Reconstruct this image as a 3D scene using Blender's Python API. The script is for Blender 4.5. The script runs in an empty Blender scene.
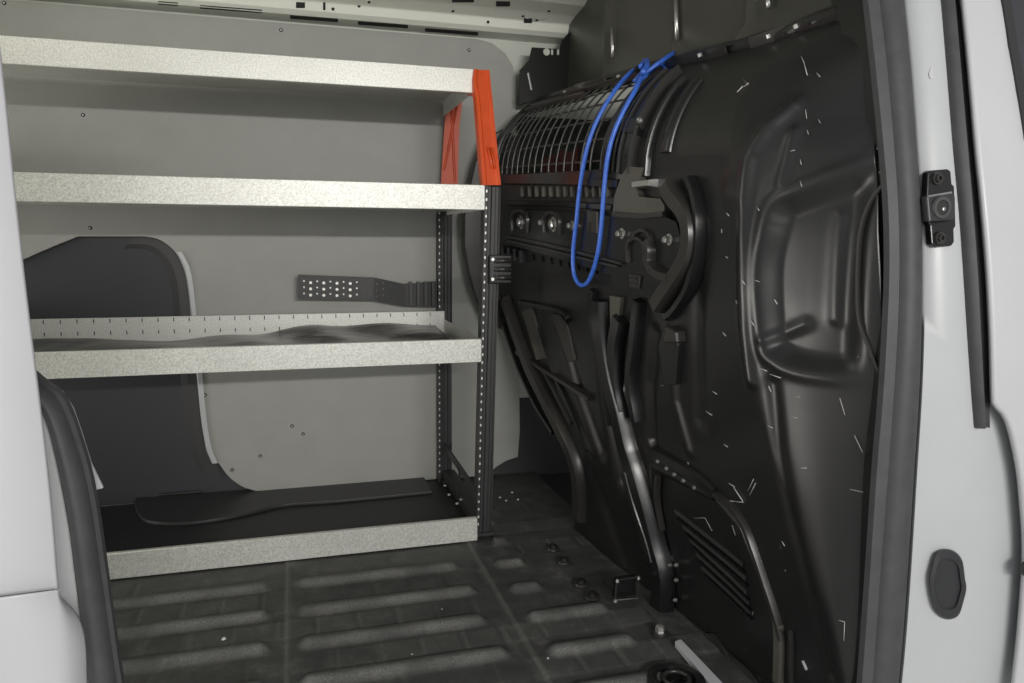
import bpy, bmesh, math, random
import numpy as np
from mathutils import Vector, Matrix
random.seed(4)
np.random.seed(4)
SC = bpy.context.scene
COL = SC.collection

# ------------------------------------------------------------------ camera
W, H, F = 1024.0, 683.0, 754.0
CAM = Vector((0.0, -0.90, 0.675))
dX = Vector((2600.0, 83.5, -F)).normalized()          # world +X in camera space
dY = Vector((-222.0, 105.5, -F))
dY = (dY - dX * dX.dot(dY)).normalized()
dZ = dX.cross(dY)
ROT = Matrix((dX, dY, dZ))                              # camera space -> world space
cam_data = bpy.data.cameras.new('camera')
cam_data.sensor_width = 36.0
cam_data.lens = F / W * 36.0
cam_data.clip_start = 0.02
cam = bpy.data.objects.new('camera', cam_data)
cam.matrix_world = Matrix.Translation(CAM) @ ROT.to_4x4()
COL.objects.link(cam)
SC.camera = cam


def ray(px, py):
    return ROT @ Vector((px - W / 2, -(py - H / 2), -F))


def onY(px, py, Y):
    d = ray(px, py)
    return CAM + d * ((Y - CAM.y) / d.y)


def onX(px, py, X):
    d = ray(px, py)
    return CAM + d * ((X - CAM.x) / d.x)


FZ = -0.0765           # height of the cargo floor


def onZ(px, py, Z):
    """Z counts from the cargo floor"""
    Z += FZ
    d = ray(px, py)
    return CAM + d * ((Z - CAM.z) / d.z)


# ------------------------------------------------------------------ materials
def new_mat(name, col, rough=0.5, metal=0.0, spec=0.5, coat=0.0, coat_rough=0.1):
    m = bpy.data.materials.new(name)
    m.use_nodes = True
    b = m.node_tree.nodes['Principled BSDF']
    b.inputs['Base Color'].default_value = (*col, 1)
    b.inputs['Roughness'].default_value = rough
    b.inputs['Metallic'].default_value = metal
    b.inputs['Specular IOR Level'].default_value = spec
    b.inputs['Coat Weight'].default_value = coat
    b.inputs['Coat Roughness'].default_value = coat_rough
    return m


def noise(m, scale, detail=4, rough=0.6, stretch=None):
    nt = m.node_tree
    tc = nt.nodes.new('ShaderNodeTexCoord')
    n = nt.nodes.new('ShaderNodeTexNoise')
    n.inputs['Scale'].default_value = scale
    n.inputs['Detail'].default_value = detail
    n.inputs['Roughness'].default_value = rough
    if stretch:
        mp = nt.nodes.new('ShaderNodeMapping')
        mp.inputs['Scale'].default_value = stretch
        nt.links.new(tc.outputs['Object'], mp.inputs['Vector'])
        nt.links.new(mp.outputs['Vector'], n.inputs['Vector'])
    else:
        nt.links.new(tc.outputs['Object'], n.inputs['Vector'])
    return n.outputs['Fac']


def ramp(m, src, stops):
    nt = m.node_tree
    r = nt.nodes.new('ShaderNodeValToRGB')
    e = r.color_ramp.elements
    while len(e) < len(stops):
        e.new(0.5)
    for el, (p, c) in zip(e, stops):
        el.position = p
        el.color = (*c, 1) if len(c) == 3 else c
    nt.links.new(src, r.inputs['Fac'])
    return r.outputs['Color']


def mix(m, fac, a, b):
    nt = m.node_tree
    n = nt.nodes.new('ShaderNodeMix')
    n.data_type = 'RGBA'
    for sock, v in ((n.inputs[0], fac), (n.inputs[6], a), (n.inputs[7], b)):
        if isinstance(v, bpy.types.NodeSocket):
            nt.links.new(v, sock)
        elif isinstance(v, (int, float)):
            sock.default_value = v
        else:
            sock.default_value = (*v, 1)
    return n.outputs[2]


def setin(m, name, src):
    m.node_tree.links.new(src, m.node_tree.nodes['Principled BSDF'].inputs[name])


def bump(m, src, strength=0.2, dist=0.002):
    nt = m.node_tree
    b = nt.nodes.new('ShaderNodeBump')
    b.inputs['Strength'].default_value = strength
    b.inputs['Distance'].default_value = dist
    nt.links.new(src, b.inputs['Height'])
    nt.links.new(b.outputs['Normal'], nt.nodes['Principled BSDF'].inputs['Normal'])


M = {}
M['white'] = new_mat('white_paint', (0.66, 0.67, 0.69), 0.42, coat=0.12, coat_rough=0.2)
setin(M['white'], 'Base Color', ramp(M['white'], noise(M['white'], 6), [(0.3, (0.46, 0.462, 0.485)), (0.7, (0.49, 0.492, 0.515))]))
M['jamb'] = new_mat('jamb_paint', (0.60, 0.62, 0.635), 0.42, coat=0.1, coat_rough=0.2)
setin(M['jamb'], 'Base Color', ramp(M['jamb'], noise(M['jamb'], 5), [(0.3, (0.42, 0.435, 0.445)), (0.7, (0.455, 0.47, 0.48))]))
M['body'] = new_mat('inner_body_paint', (0.46, 0.47, 0.42), 0.4)
setin(M['body'], 'Base Color', ramp(M['body'], noise(M['body'], 9), [(0.3, (0.56, 0.58, 0.52)), (0.7, (0.61, 0.63, 0.565))]))
M['rail'] = new_mat('rail_paint_lit', (0.82, 0.84, 0.76), 0.4)  # paler copy of the body paint; light bounced onto the rail is in the colour
M['liner'] = new_mat('grey_liner_board', (0.36, 0.36, 0.335), 0.55)
f1 = noise(M['liner'], 14, 6)
setin(M['liner'], 'Base Color', ramp(M['liner'], f1, [(0.3, (0.305, 0.306, 0.286)), (0.7, (0.33, 0.331, 0.31))]))
bump(M['liner'], noise(M['liner'], 260, 2), 0.08, 0.001)
M['galv'] = new_mat('galvanised_shelf_steel', (0.6, 0.6, 0.56), 0.42, metal=0.3)
vn = noise(M['galv'], 330, 3, 0.7)
setin(M['galv'], 'Base Color', mix(M['galv'], ramp(M['galv'], noise(M['galv'], 7, 5), [(0.45, (0, 0, 0)), (0.75, (0.35, 0.35, 0.35))]),
                                    ramp(M['galv'], vn, [(0.32, (0.38, 0.38, 0.35)), (0.5, (0.57, 0.57, 0.535)), (0.68, (0.72, 0.72, 0.68))]), (0.45, 0.45, 0.42)))
bump(M['galv'], vn, 0.25, 0.001)
M['slot'] = new_mat('dark_slot', (0.02, 0.02, 0.02), 0.8)
M['post'] = new_mat('black_powder_coat', (0.022, 0.022, 0.023), 0.5)
bump(M['post'], noise(M['post'], 400, 2), 0.1, 0.0005)
M['hole'] = new_mat('bright_hole_edge', (0.62, 0.62, 0.58), 0.4, metal=0.3)
M['orange'] = new_mat('orange_paint', (0.78, 0.085, 0.015), 0.42)
setin(M['orange'], 'Base Color', ramp(M['orange'], noise(M['orange'], 25), [(0.3, (0.60, 0.068, 0.012)), (0.7, (0.69, 0.088, 0.016))]))
M['rubber'] = new_mat('seal_rubber', (0.055, 0.055, 0.058), 0.6)
setin(M['rubber'], 'Base Color', ramp(M['rubber'], noise(M['rubber'], 40, 5), [(0.3, (0.04, 0.04, 0.043)), (0.72, (0.056, 0.056, 0.06))]))
M['rubber_dark'] = new_mat('channel_rubber', (0.02, 0.02, 0.022), 0.5)
M['steel'] = new_mat('zinc_steel', (0.55, 0.55, 0.53), 0.3, metal=0.9)
M['dark_steel'] = new_mat('black_painted_steel', (0.010, 0.010, 0.0105), 0.26)
M['satin'] = new_mat('dull_black_steel', (0.026, 0.025, 0.023), 0.32)
M['olive'] = new_mat('olive_primer_plate', (0.075, 0.073, 0.06), 0.45)
M['wire'] = new_mat('grille_wire_steel', (0.10, 0.10, 0.095), 0.28, metal=0.6)
M['blue'] = new_mat('blue_cord_sheath', (0.04, 0.13, 0.56), 0.38)
setin(M['blue'], 'Base Color', ramp(M['blue'], noise(M['blue'], 120, 2), [(0.3, (0.03, 0.105, 0.47)), (0.7, (0.055, 0.16, 0.64))]))
M['film'] = new_mat('black_plastic_film', (0.005, 0.005, 0.0055), 0.28, spec=0.35)
bump(M['film'], noise(M['film'], 9, 3, 0.5, (1.0, 1.4, 1)), 0.2, 0.02)
M['trim'] = new_mat('charcoal_trim_plastic', (0.034, 0.034, 0.035), 0.45)
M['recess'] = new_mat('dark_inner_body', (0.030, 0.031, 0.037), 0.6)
M['plug'] = new_mat('plug_rubber', (0.022, 0.023, 0.026), 0.45)
M['seat'] = new_mat('seat_fabric', (0.05, 0.06, 0.05), 0.8)
setin(M['seat'], 'Base Color', ramp(M['seat'], noise(M['seat'], 30, 5), [(0.35, (0.018, 0.023, 0.019)), (0.65, (0.045, 0.056, 0.045))]))
M['red'] = new_mat('red_fabric', (0.07, 0.018, 0.015), 0.8)
M['glass'] = new_mat('door_glass', (0.9, 0.95, 0.93), 0.03)
M['glass'].node_tree.nodes['Principled BSDF'].inputs['Transmission Weight'].default_value = 0.9
M['concrete'] = new_mat('workshop_floor', (0.55, 0.55, 0.53), 0.6)
setin(M['concrete'], 'Base Color', ramp(M['concrete'], noise(M['concrete'], 3, 6), [(0.3, (0.50, 0.50, 0.48)), (0.7, (0.60, 0.60, 0.58))]))
# partition skin: black semi gloss with fine chips
mp = new_mat('black_partition_paint', (0.017, 0.017, 0.017), 0.3)
setin(mp, 'Roughness', ramp(mp, noise(mp, 8, 6), [(0.3, (0.28, 0.28, 0.28)), (0.7, (0.38, 0.38, 0.38))]))
chip = ramp(mp, noise(mp, 95, 2, 0.5), [(0.79, (0, 0, 0)), (0.80, (1, 1, 1))])
area = ramp(mp, noise(mp, 7, 2), [(0.5, (0, 0, 0)), (0.6, (1, 1, 1))])
mm = mp.node_tree.nodes.new('ShaderNodeMath'); mm.operation = 'MULTIPLY'
mp.node_tree.links.new(chip, mm.inputs[0]); mp.node_tree.links.new(area, mm.inputs[1])
setin(mp, 'Base Color', mix(mp, mm.outputs[0],
      ramp(mp, noise(mp, 5, 6), [(0.35, (0.0075, 0.0075, 0.0082)), (0.7, (0.013, 0.0128, 0.0126))]), (0.45, 0.45, 0.43)))
M['panel'] = mp
mp.node_tree.nodes['Principled BSDF'].inputs['Specular IOR Level'].default_value = 0.52
M['scratch'] = new_mat('bare_scratch', (0.40, 0.40, 0.39), 0.5)
# floor mat
mf = new_mat('black_floor_mat', (0.03, 0.03, 0.028), 0.62)
geo = mf.node_tree.nodes.new('ShaderNodeNewGeometry')
at_ = mf.node_tree.nodes.new('ShaderNodeAttribute'); at_.attribute_name = 'wear'
dust = noise(mf, 22, 8, 0.75)
speck = ramp(mf, noise(mf, 420, 3, 0.8), [(0.35, (0, 0, 0)), (0.7, (1, 1, 1))])
m1 = mf.node_tree.nodes.new('ShaderNodeMath'); m1.operation = 'MULTIPLY'
mf.node_tree.links.new(at_.outputs['Fac'], m1.inputs[0]); mf.node_tree.links.new(speck, m1.inputs[1])
base = ramp(mf, dust, [(0.3, (0.030, 0.030, 0.030)), (0.55, (0.058, 0.058, 0.056)), (0.72, (0.115, 0.113, 0.107))])
setin(mf, 'Base Color', mix(mf, m1.outputs[0], base, (0.26, 0.26, 0.245)))
bump(mf, noise(mf, 300, 3), 0.25, 0.001)
M['floor'] = mf


# ------------------------------------------------------------------ mesh building
def link_mesh(name, verts, faces, mat, parent=None, smooth=False, mats=None, fmat=None):
    me = bpy.data.meshes.new(name)
    me.from_pydata([tuple(v) for v in verts], [], faces)
    me.validate()
    for m in (mats or [mat]):
        me.materials.append(m)
    if fmat:
        for p, k in zip(me.polygons, fmat):
            p.material_index = k
    if smooth:
        me.polygons.foreach_set('use_smooth', [True] * len(me.polygons))
    me.update()
    o = bpy.data.objects.new(name, me)
    COL.objects.link(o)
    if parent:
        o.parent = parent
        o.matrix_parent_inverse = parent_inv(parent)
    return o


def world_of(o):
    m = o.matrix_basis.copy()
    return m if o.parent is None else world_of(o.parent) @ o.matrix_parent_inverse @ m


def parent_inv(p):
    return world_of(p).inverted()


class MB:
    def __init__(s):
        s.v, s.f, s.m = [], [], []

    def add(s, verts, faces, k=0):
        n = len(s.v)
        s.v += [Vector(v) for v in verts]
        s.f += [tuple(i + n for i in f) for f in faces]
        s.m += [k] * len(faces)

    def box(s, a, b, k=0):
        x0, y0, z0 = a
        x1, y1, z1 = b
        s.add([(x0, y0, z0), (x1, y0, z0), (x1, y1, z0), (x0, y1, z0), (x0, y0, z1), (x1, y0, z1), (x1, y1, z1), (x0, y1, z1)],
              [(0, 3, 2, 1), (4, 5, 6, 7), (0, 1, 5, 4), (1, 2, 6, 5), (2, 3, 7, 6), (3, 0, 4, 7)], k)

    def prism(s, pts, ext, k=0):
        """closed polygon extruded by vector ext"""
        n = len(pts)
        e = Vector(ext)
        vs = [Vector(p) for p in pts] + [Vector(p) + e for p in pts]
        fs = [tuple(range(n))[::-1], tuple(range(n, 2 * n))] + [(i, (i + 1) % n, n + (i + 1) % n, n + i) for i in range(n)]
        s.add(vs, fs, k)

    def loft(s, rows, k=0, close_u=False, caps=False):
        n = len(rows[0])
        vs = [p for r in rows for p in r]
        fs = []
        for i in range(len(rows) - 1):
            for j in range(n if close_u else n - 1):
                j2 = (j + 1) % n
                fs.append((i * n + j, i * n + j2, (i + 1) * n + j2, (i + 1) * n + j))
        if caps:
            fs.append(tuple(range(n))[::-1])
            fs.append(tuple((len(rows) - 1) * n + j for j in range(n)))
        s.add(vs, fs, k)

    def tube(s, pts, r, seg=8, k=0):
        pts = [Vector(p) for p in pts]
        rows = []
        up = None
        for i, p in enumerate(pts):
            t = (pts[min(i + 1, len(pts) - 1)] - pts[max(i - 1, 0)]).normalized()
            if up is None:
                up = t.orthogonal().normalized()
            up = (up - t * up.dot(t)).normalized()
            b = t.cross(up)
            rr = r[i] if isinstance(r, (list, tuple)) else r
            rows.append([p + (up * math.cos(a) + b * math.sin(a)) * rr for a in [2 * math.pi * q / seg for q in range(seg)]])
        s.loft(rows, k, True, True)

    def lathe(s, c, axis, prof, seg=20, k=0):
        c = Vector(c)
        axis = Vector(axis).normalized()
        u = axis.orthogonal().normalized()
        w = axis.cross(u)
        rows = [[c + axis * h + (u * math.cos(a) + w * math.sin(a)) * r for a in [2 * math.pi * q / seg for q in range(seg)]] for h, r in prof]
        s.loft(rows, k, True, True)

    def build(s, name, mat, parent=None, smooth=False, bevel=0, mats=None, auto=None, solid=0):
        o = link_mesh(name, s.v, s.f, mat, parent, smooth, mats, s.m)
        bm = bmesh.new()
        bm.from_mesh(o.data)
        bmesh.ops.recalc_face_normals(bm, faces=bm.faces)
        bm.to_mesh(o.data)
        bm.free()
        if solid:
            sm = o.modifiers.new('thickness', 'SOLIDIFY')
            sm.thickness = solid
            sm.offset = 0
        if bevel:
            b = o.modifiers.new('bevel', 'BEVEL')
            b.width = bevel
            b.segments = 2
            b.limit_method = 'ANGLE'
            b.angle_limit = math.radians(40)
        if auto:
            o.data.polygons.foreach_set('use_smooth', [True] * len(o.data.polygons))
            o.data.set_sharp_from_angle(angle=math.radians(auto))
        return o


def thing(name, label, cat, loc=(0, 0, 0), group=None):
    o = bpy.data.objects.new(name, None)
    o.location = loc
    o.empty_display_size = 0.05
    COL.objects.link(o)
    return tag(o, label, cat, group)


def tag(o, label=None, cat=None, group=None, kind=None):
    if label:
        o['label'] = label
    if cat:
        o['category'] = cat
    if group:
        o['group'] = group
    if kind:
        o['kind'] = kind
    return o


def struct(o, label, cat):
    return tag(o, label, cat, None, 'structure')


def smoothstep(a, b, x):
    t = np.clip((np.asarray(x, float) - a) / (b - a), 0, 1)
    return t * t * (3 - 2 * t)


def spline(pts, n):
    """Catmull-Rom through points (tuples of any length), n samples"""
    P = [np.array(p, float) for p in pts]
    P = [2 * P[0] - P[1]] + P + [2 * P[-1] - P[-2]]
    seg = len(P) - 3
    out = []
    for i in range(n):
        t = i / (n - 1) * seg
        k = min(int(t), seg - 1)
        u = t - k
        a, b, c, d = P[k:k + 4]
        out.append(0.5 * ((2 * b) + (-a + c) * u + (2 * a - 5 * b + 4 * c - d) * u * u + (-a + 3 * b - 3 * c + d) * u ** 3))
    return out


# ================================================================== VAN SHELL
WALL_Y = 1.375          # inner body skin, far side
LIN_Y = 1.336           # front of the grey liner board

# ---- floor mat: height field with ribs, seams and pressed tile marks
seamA = 0.5 * (onZ(283, 575, 0).x + onZ(290, 680, 0).x)
seamB = 0.5 * (onZ(466, 546, 0).x + onZ(550, 675, 0).x)
fx = np.arange(-1.25, 0.745, 0.005)
fy = np.arange(-0.11, 1.37, 0.005)
GX, GY = np.meshgrid(fx, fy, indexing='ij')
Z = np.zeros_like(GX)
WEAR = np.zeros_like(GX)
rib_y = [onZ(390, 597, 0).y, onZ(400, 630, 0).y, onZ(410, 662, 0).y]
step = 0.5 * (rib_y[0] - rib_y[2])
ribs = []
for k in range(-4, 6):
    yc = rib_y[1] + step * k
    ribs.append((seamA + 0.028, seamB - 0.055 + 0.01 * (k % 2), yc))
    ribs.append((seamA - 0.40, seamA - 0.035, yc + 0.004))
    ribs.append((seamA - 0.80, seamA - 0.46, yc + 0.004))
    ribs.append((seamB + 0.035, 0.60 - (0.10 if k > 0 else 0.0), yc - 0.02))
for x0, x1, yc in ribs:
    dx_ = np.maximum(np.maximum(x0 + 0.015 - GX, GX - (x1 - 0.015)), 0)
    dist = np.sqrt(dx_ ** 2 + (GY - yc) ** 2)
    h = (1 - smoothstep(0.004, 0.026, dist)) * (1 - smoothstep(0.80, 0.83, GY) * (GX < 0.46))
    Z += 0.013 * h
    n_ = 0.6 + 0.4 * np.sin(GX * 31 + yc * 60) * np.sin(GX * 13 + 2)
    WEAR += np.exp(-((GY - yc + 0.010) / 0.012) ** 2) * (1 - smoothstep(0.0, 0.03, dx_)) * (GY < 0.80) * 0.9 * n_
for sx in (seamA, seamB):
    Z += 0.003 * smoothstep(-0.004, 0.004, GX - sx) * np.exp(-np.clip(GX - sx, 0, 1) / 0.03)
    WEAR += 0.55 * np.exp(-((GX - sx - 0.002) / 0.0035) ** 2)
# pressed tile outlines between ribs
cell = 0.078
for k in range(-5, 6):
    yc0, yc1 = rib_y[1] + step * (k - 1) + 0.03, rib_y[1] + step * k - 0.03
    band = (GY > yc0) & (GY < yc1)
    off = (k * 0.37 % 1) * cell
    ph = ((GX - seamA + off) % cell)
    tid = np.floor((GX - seamA + off) / cell)
    on = np.sin(tid * 12.9 + k * 7.7)
    ln = band * (np.abs(ph - 0.008) < 0.0035) * (np.sin(tid * 5.3 + k * 3.1) > -0.2)
    Z -= 0.002 * ln
    Z += 0.0018 * band * (on > 0.3)
    WEAR += 0.16 * band * (on > 0.45)
    WEAR += 0.22 * band * (np.abs(ph - 0.013) < 0.003) * (on > 0.0)
idx = np.arange(GX.size).reshape(GX.shape)
fq = np.stack([idx[:-1, :-1], idx[1:, :-1], idx[1:, 1:], idx[:-1, 1:]], -1).reshape(-1, 4)
floor = link_mesh('floor', np.stack([GX, GY, Z + FZ - 0.003], -1).reshape(-1, 3).tolist(), fq.tolist(), M['floor'], smooth=True)
wa = floor.data.attributes.new('wear', 'FLOAT', 'POINT')
wa.data.foreach_set('value', np.clip(WEAR, 0, 1).ravel().astype(np.float32))
struct(floor, 'black ribbed rubber cargo floor with dusty worn ribs', 'floor')
mb = MB()
mb.box((-1.6, -0.11, FZ - 0.05), (1.9, 1.45, FZ - 0.016))
o = mb.build('trim_1', M['trim']); struct(o, 'dark load floor deck under the ribbed mat', 'floor')

# ---- far wall body skin (behind the liner)
mb = MB()
mb.box((-1.6, WALL_Y, -0.14), (1.9, WALL_Y + 0.03, 1.40))
wall = mb.build('wall_far', M['body'])
struct(wall, 'pale green grey inner body side behind the shelving', 'wall')

mb = MB()
mb.box((0.66, WALL_Y - 0.020, 0.40), (1.85, WALL_Y - 0.010, 1.04))  # dark panel added so the view through the grille stays dim
o = mb.build('trim_11', M['seat']); struct(o, 'added dark panel dimming the cab side beyond the partition', 'wall')
# dark recess lining, visible through the cutout of the liner (slightly in front of the body skin)
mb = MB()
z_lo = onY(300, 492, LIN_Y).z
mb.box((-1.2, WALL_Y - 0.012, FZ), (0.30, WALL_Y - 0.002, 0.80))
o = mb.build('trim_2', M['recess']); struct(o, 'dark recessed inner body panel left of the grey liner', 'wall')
mb = MB()
mb.box((0.47, WALL_Y - 0.012, FZ - 0.05), (1.30, WALL_Y - 0.002, z_lo + 0.24))
o = mb.build('trim_3', M['trim']); struct(o, 'black lower body trim behind the partition foot', 'trim')

# ---- grey liner board with cutout on the left
prof = [(27, 258), (52, 247), (78, 236.5), (145, 236.5), (160, 240), (175, 252), (184, 270), (188, 290), (192, 330), (197, 380),
        (201, 420), (206, 450), (212, 464), (218, 463), (228, 476), (241, 486), (256, 491), (272, 492), (350, 486), (440, 479), (484, 476), (498, 466), (506, 461)]
cut = [onY(x, y, LIN_Y) for x, y in prof[:3] + [tuple(q) for q in spline(prof[3:12], 50)] + [tuple(q) for q in spline(prof[12:18], 30)] + prof[18:]]
top_l = onY(0, 0, LIN_Y); top_r = onY(478, 39, LIN_Y)
right = [(492, 43), (505, 53), (513, 66), (517, 85), (516, 110), (518, 200), (519, 350), (520, 430), (518, 457)]
outline = cut + [onY(x, y, LIN_Y) for x, y in right[::-1]]
outline += [Vector((top_r.x, LIN_Y, top_r.z)), Vector((-1.2, LIN_Y, top_r.z)), Vector((-1.2, LIN_Y, cut[0].z - 0.09)), Vector((cut[0].x - 0.12, LIN_Y, cut[0].z - 0.05))]
mb = MB()
mb.prism(outline, (0, 0.024, 0))
liner = thing('wall_liner_board', 'grey wall liner board behind the steel shelving with a cut out at lower left', 'wall panel', (0, LIN_Y, 0.3))
mb.build('board', M['liner'], liner, bevel=0.0015)
for (x, y) in [(4, 3), (83, 115), (281, 30), (469, 50), (90, 228), (232, 470), (303, 434), (292, 426), (260, 456), (362, 490), (205, 395)]:
    p = onY(x, y, LIN_Y)
    mb = MB()
    mb.lathe(p + Vector((0, 0.001, 0)), (0, -1, 0), [(0, 0.0052), (0.0015, 0.005), (0.0025, 0.0035)], 12, 0)
    mb.lathe(p + Vector((0, -0.0015, 0)), (0, -1, 0), [(0, 0.0022), (0.0008, 0.002)], 8, 1)
    mb.build('screw', None, liner, mats=[M['dark_steel'], M['hole']])
band = [(132, 238), (145, 238.5), (160, 242), (174, 253), (183, 271), (187, 292), (190, 330), (196, 380), (200, 420), (205, 455), (212, 475)]
ctr = Vector((onY(100, 360, LIN_Y).x, 0, onY(100, 360, LIN_Y).z))
rows = []
for x, y in [tuple(q) for q in spline(band, 70)]:
    p = onY(x, y, WALL_Y - 0.016)
    d_ = Vector((ctr.x - p.x, 0, 0.35 * (ctr.z - p.z))).normalized()
    rows.append([p - d_ * 0.03, p + d_ * 0.022, p + d_ * 0.040 + Vector((0, 0.0035, 0)), p - d_ * 0.03 + Vector((0, 0.0035, 0))])
mb = MB()
mb.loft(rows, 0, True, True)
o = mb.build('trim_10', M['trim'], smooth=False); struct(o, 'dark rounded flange around the inside of the recess', 'trim')
# pale return edge along the cut out
mb = MB()
edge = [onY(x, y, LIN_Y) for x, y in spline([(178, 252), (186, 268), (190, 290), (194, 330), (199, 380), (203, 420), (208, 448), (214, 463)], 24)]
rows = [[p + Vector((-0.004, 0.001, 0)), p + Vector((0.010, 0.001, 0)), p + Vector((0.010, -0.005, 0)), p + Vector((-0.001, -0.006, 0))] for p in edge]
mb.loft(rows, 0, True, True)
mb.build('edge_strip', M['jamb'], liner, smooth=False)

# ---- ceiling and far roof rail
mb = MB()
mb.box((-1.6, -0.05, 1.385), (1.9, 1.45, 1.41))
ceil = mb.build('ceiling', M['body']); struct(ceil, 'pale green grey painted roof skin of the van', 'ceiling')
zr = onY(300, 17, LIN_Y - 0.02).z
sec = [(WALL_Y, zr - 0.0), (LIN_Y - 0.03, zr + 0.002), (LIN_Y - 0.045, zr + 0.012), (LIN_Y - 0.055, zr + 0.034), (LIN_Y - 0.10, zr + 0.046),
       (LIN_Y - 0.17, zr + 0.055), (LIN_Y - 0.20, zr + 0.070), (LIN_Y - 0.30, 1.40), (WALL_Y, 1.40)]
mb = MB()
mb.prism([(-1.6, y, z) for y, z in sec], (2.45, 0, 0))
rail = thing('roof_rail', 'pale pressed steel roof rail with dark holes above the grey liner', 'roof rail', (0, LIN_Y, zr))
rail_b = mb.build('rail', M['rail'], rail, bevel=0.004)


def rail_pt(px, py):
    """point on the rail surface seen at a pixel"""
    best = None
    d = ray(px, py)
    for (y0, z0), (y1, z1) in zip(sec[:-2], sec[1:-1]):
        n = Vector((0, -(z1 - z0), (y1 - y0)))
        den = d.dot(n)
        if abs(den) < 1e-9:
            continue
        t = (Vector((0, y0, z0)) - CAM).dot(n) / den
        p = CAM + d * t
        s = ((p.y - y0) * (y1 - y0) + (p.z - z0) * (z1 - z0)) / ((y1 - y0) ** 2 + (z1 - z0) ** 2)
        if -0.01 <= s <= 1.01 and t > 0 and (best is None or t < best[0]):
            best = (t, p, Vector((0, -(abs(z1 - z0)), -abs(y1 - y0))).normalized())
    return best


def rail_patch(corners, name, mat, th=0.0012):
    pts = []
    nn = None
    for c in corners:
        r = rail_pt(*c)
        if r is None:
            return
        pts.append(r[1]); nn = r[2]
    mb = MB()
    mb.prism([p - nn * 0.002 for p in pts], nn * (0.002 + th))
    mb.build(name, mat, rail)


for x0, x1, yl in [(158, 178, 1), (200, 262, 5), (290, 338, 15), (358, 408, 21), (425, 478, 28)]:
    s_ = 0.075
    rail_patch([(x0, yl), (x1, yl + s_ * (x1 - x0)), (x1, yl + 3.2 + s_ * (x1 - x0)), (x0, yl + 3.2)], 'slot', M['slot'])
for x0, y0, w, h in [(296, 2, 9, 6), (323, 2, 2.5, 8), (524, 18, 8, 5), (496, 1, 14, 5), (452, -1, 22, 3)]:
    rail_patch([(x0, y0), (x0 + w, y0 + 0.4), (x0 + w, y0 + h), (x0, y0 + h)], 'hole', M['slot'])
for x, y in [(333, 9), (359, 6), (369, 2), (453, 11), (488, 22), (523, 16), (537, 20), (549, 11)]:
    r = rail_pt(x, y)
    if r:
        mb = MB(); mb.lathe(r[1] - r[2] * 0.002, r[2], [(0, 0.0042), (0.0035, 0.0042)], 12)
        mb.build('hole', M['slot'], rail)
mb = MB()
for i in range(16):
    r = rail_pt(522 + random.random() * 26, 17 + random.random() * 10)
    if r:
        a = random.random() * 6
        l = 0.003 + 0.006 * random.random()
        u = Vector((math.cos(a), 0, 0)) * l
        v = Vector((0, 0.6, 0.3)).normalized() * 0.004
        mb.prism([r[1] - u, r[1] + v, r[1] + u, r[1] - v * 0.6], r[2] * 0.0015)
if mb.v:
    mb.build('sealer_spots', M['white'], rail)

# black floor trim ledge at the far wall
mb = MB()
ledge_front = [(152, 488), (140, 492), (135, 500), (138, 513), (150, 521), (180, 522.5), (215, 519), (250, 512), (285, 504), (340, 500), (432, 491)]
zL = 0.016
pts = [onZ(x, y, zL) for x, y in spline(ledge_front, 40)]
pts = [p for p in pts]
poly = pts + [Vector((pts[-1].x, WALL_Y - 0.016, zL + FZ)), Vector((pts[0].x, WALL_Y - 0.016, zL + FZ))]
mb.prism(poly, (0, 0, -0.009))
o = mb.build('floor_side_ledge', M['trim'], bevel=0.002)
tag(o, 'black moulded plastic ledge along the far wall under the grey liner', 'trim ledge')
mb = MB()
a, b = onZ(163, 486, zL + 0.004), onZ(201, 492, zL + 0.004)
mb.box((a.x, b.y, FZ + zL + 0.0005), (b.x, a.y, FZ + zL + 0.008))
o = mb.build('trim_tab', M['satin'], bevel=0.003)
tag(o, 'small dark grey tab lying on the left end of the black wall ledge', 'tab')

# ================================================================== SHELVING UNIT
SHX = 0.455                                  # right end of the trays
LX = -0.95
shelf = thing('shelving_unit', 'grey steel shelving unit with four trays along the far wall', 'shelving', (0, 1.0, 0))


def tray(name, yF, yR, ztop, zbot, x1, label=None, slots=False, zback=None, mat=M['galv'], floor_mat=None, lift=0.010, rear=True, end=True):
    mb = MB()
    t = 0.003
    zb = zbot + lift
    mb.box((LX, yF, zbot), (x1, yF + t, ztop))                 # front lip
    mb.box((LX, yF + t, ztop - t), (x1, yF + 0.014, ztop))     # rolled top edge
    mb.box((LX, yF + t, zbot), (x1, yF + 0.02, zbot + t))
    o = None
    zt = ztop if zback is None else zback
    if rear:
        mb.box((LX, yR - t, zb), (x1 - 0.002, yR, zt))             # rear lip
    if slots:
        x = LX + 0.02
        while x < x1 - 0.02:
            for z0 in (zt - 0.014, zt - 0.046):
                mb.box((x, yR - t - 0.001, z0), (x + 0.0024, yR - t + 0.0005, z0 + 0.011), 1)
            x += 0.0388
    if end:
        mb.box((x1 - t, yF + t, zbot), (x1, yR - t, ztop))     # end lip
    mb.box((LX, yF + t, zb), (x1 - t, yR - t, zb + t), 2)      # pan
    o = mb.build(name, None, shelf, mats=[mat, M['slot'], floor_mat or mat])
    b = o.modifiers.new('bevel', 'BEVEL'); b.width = 0.0012; b.segments = 1; b.limit_method = 'ANGLE'
    if label:
        o['label'] = label
    return o


YF, YR = 0.85, 1.30
YF1 = 0.93


def zz(px, py, Y):
    return onY(px, py, Y).z


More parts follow.
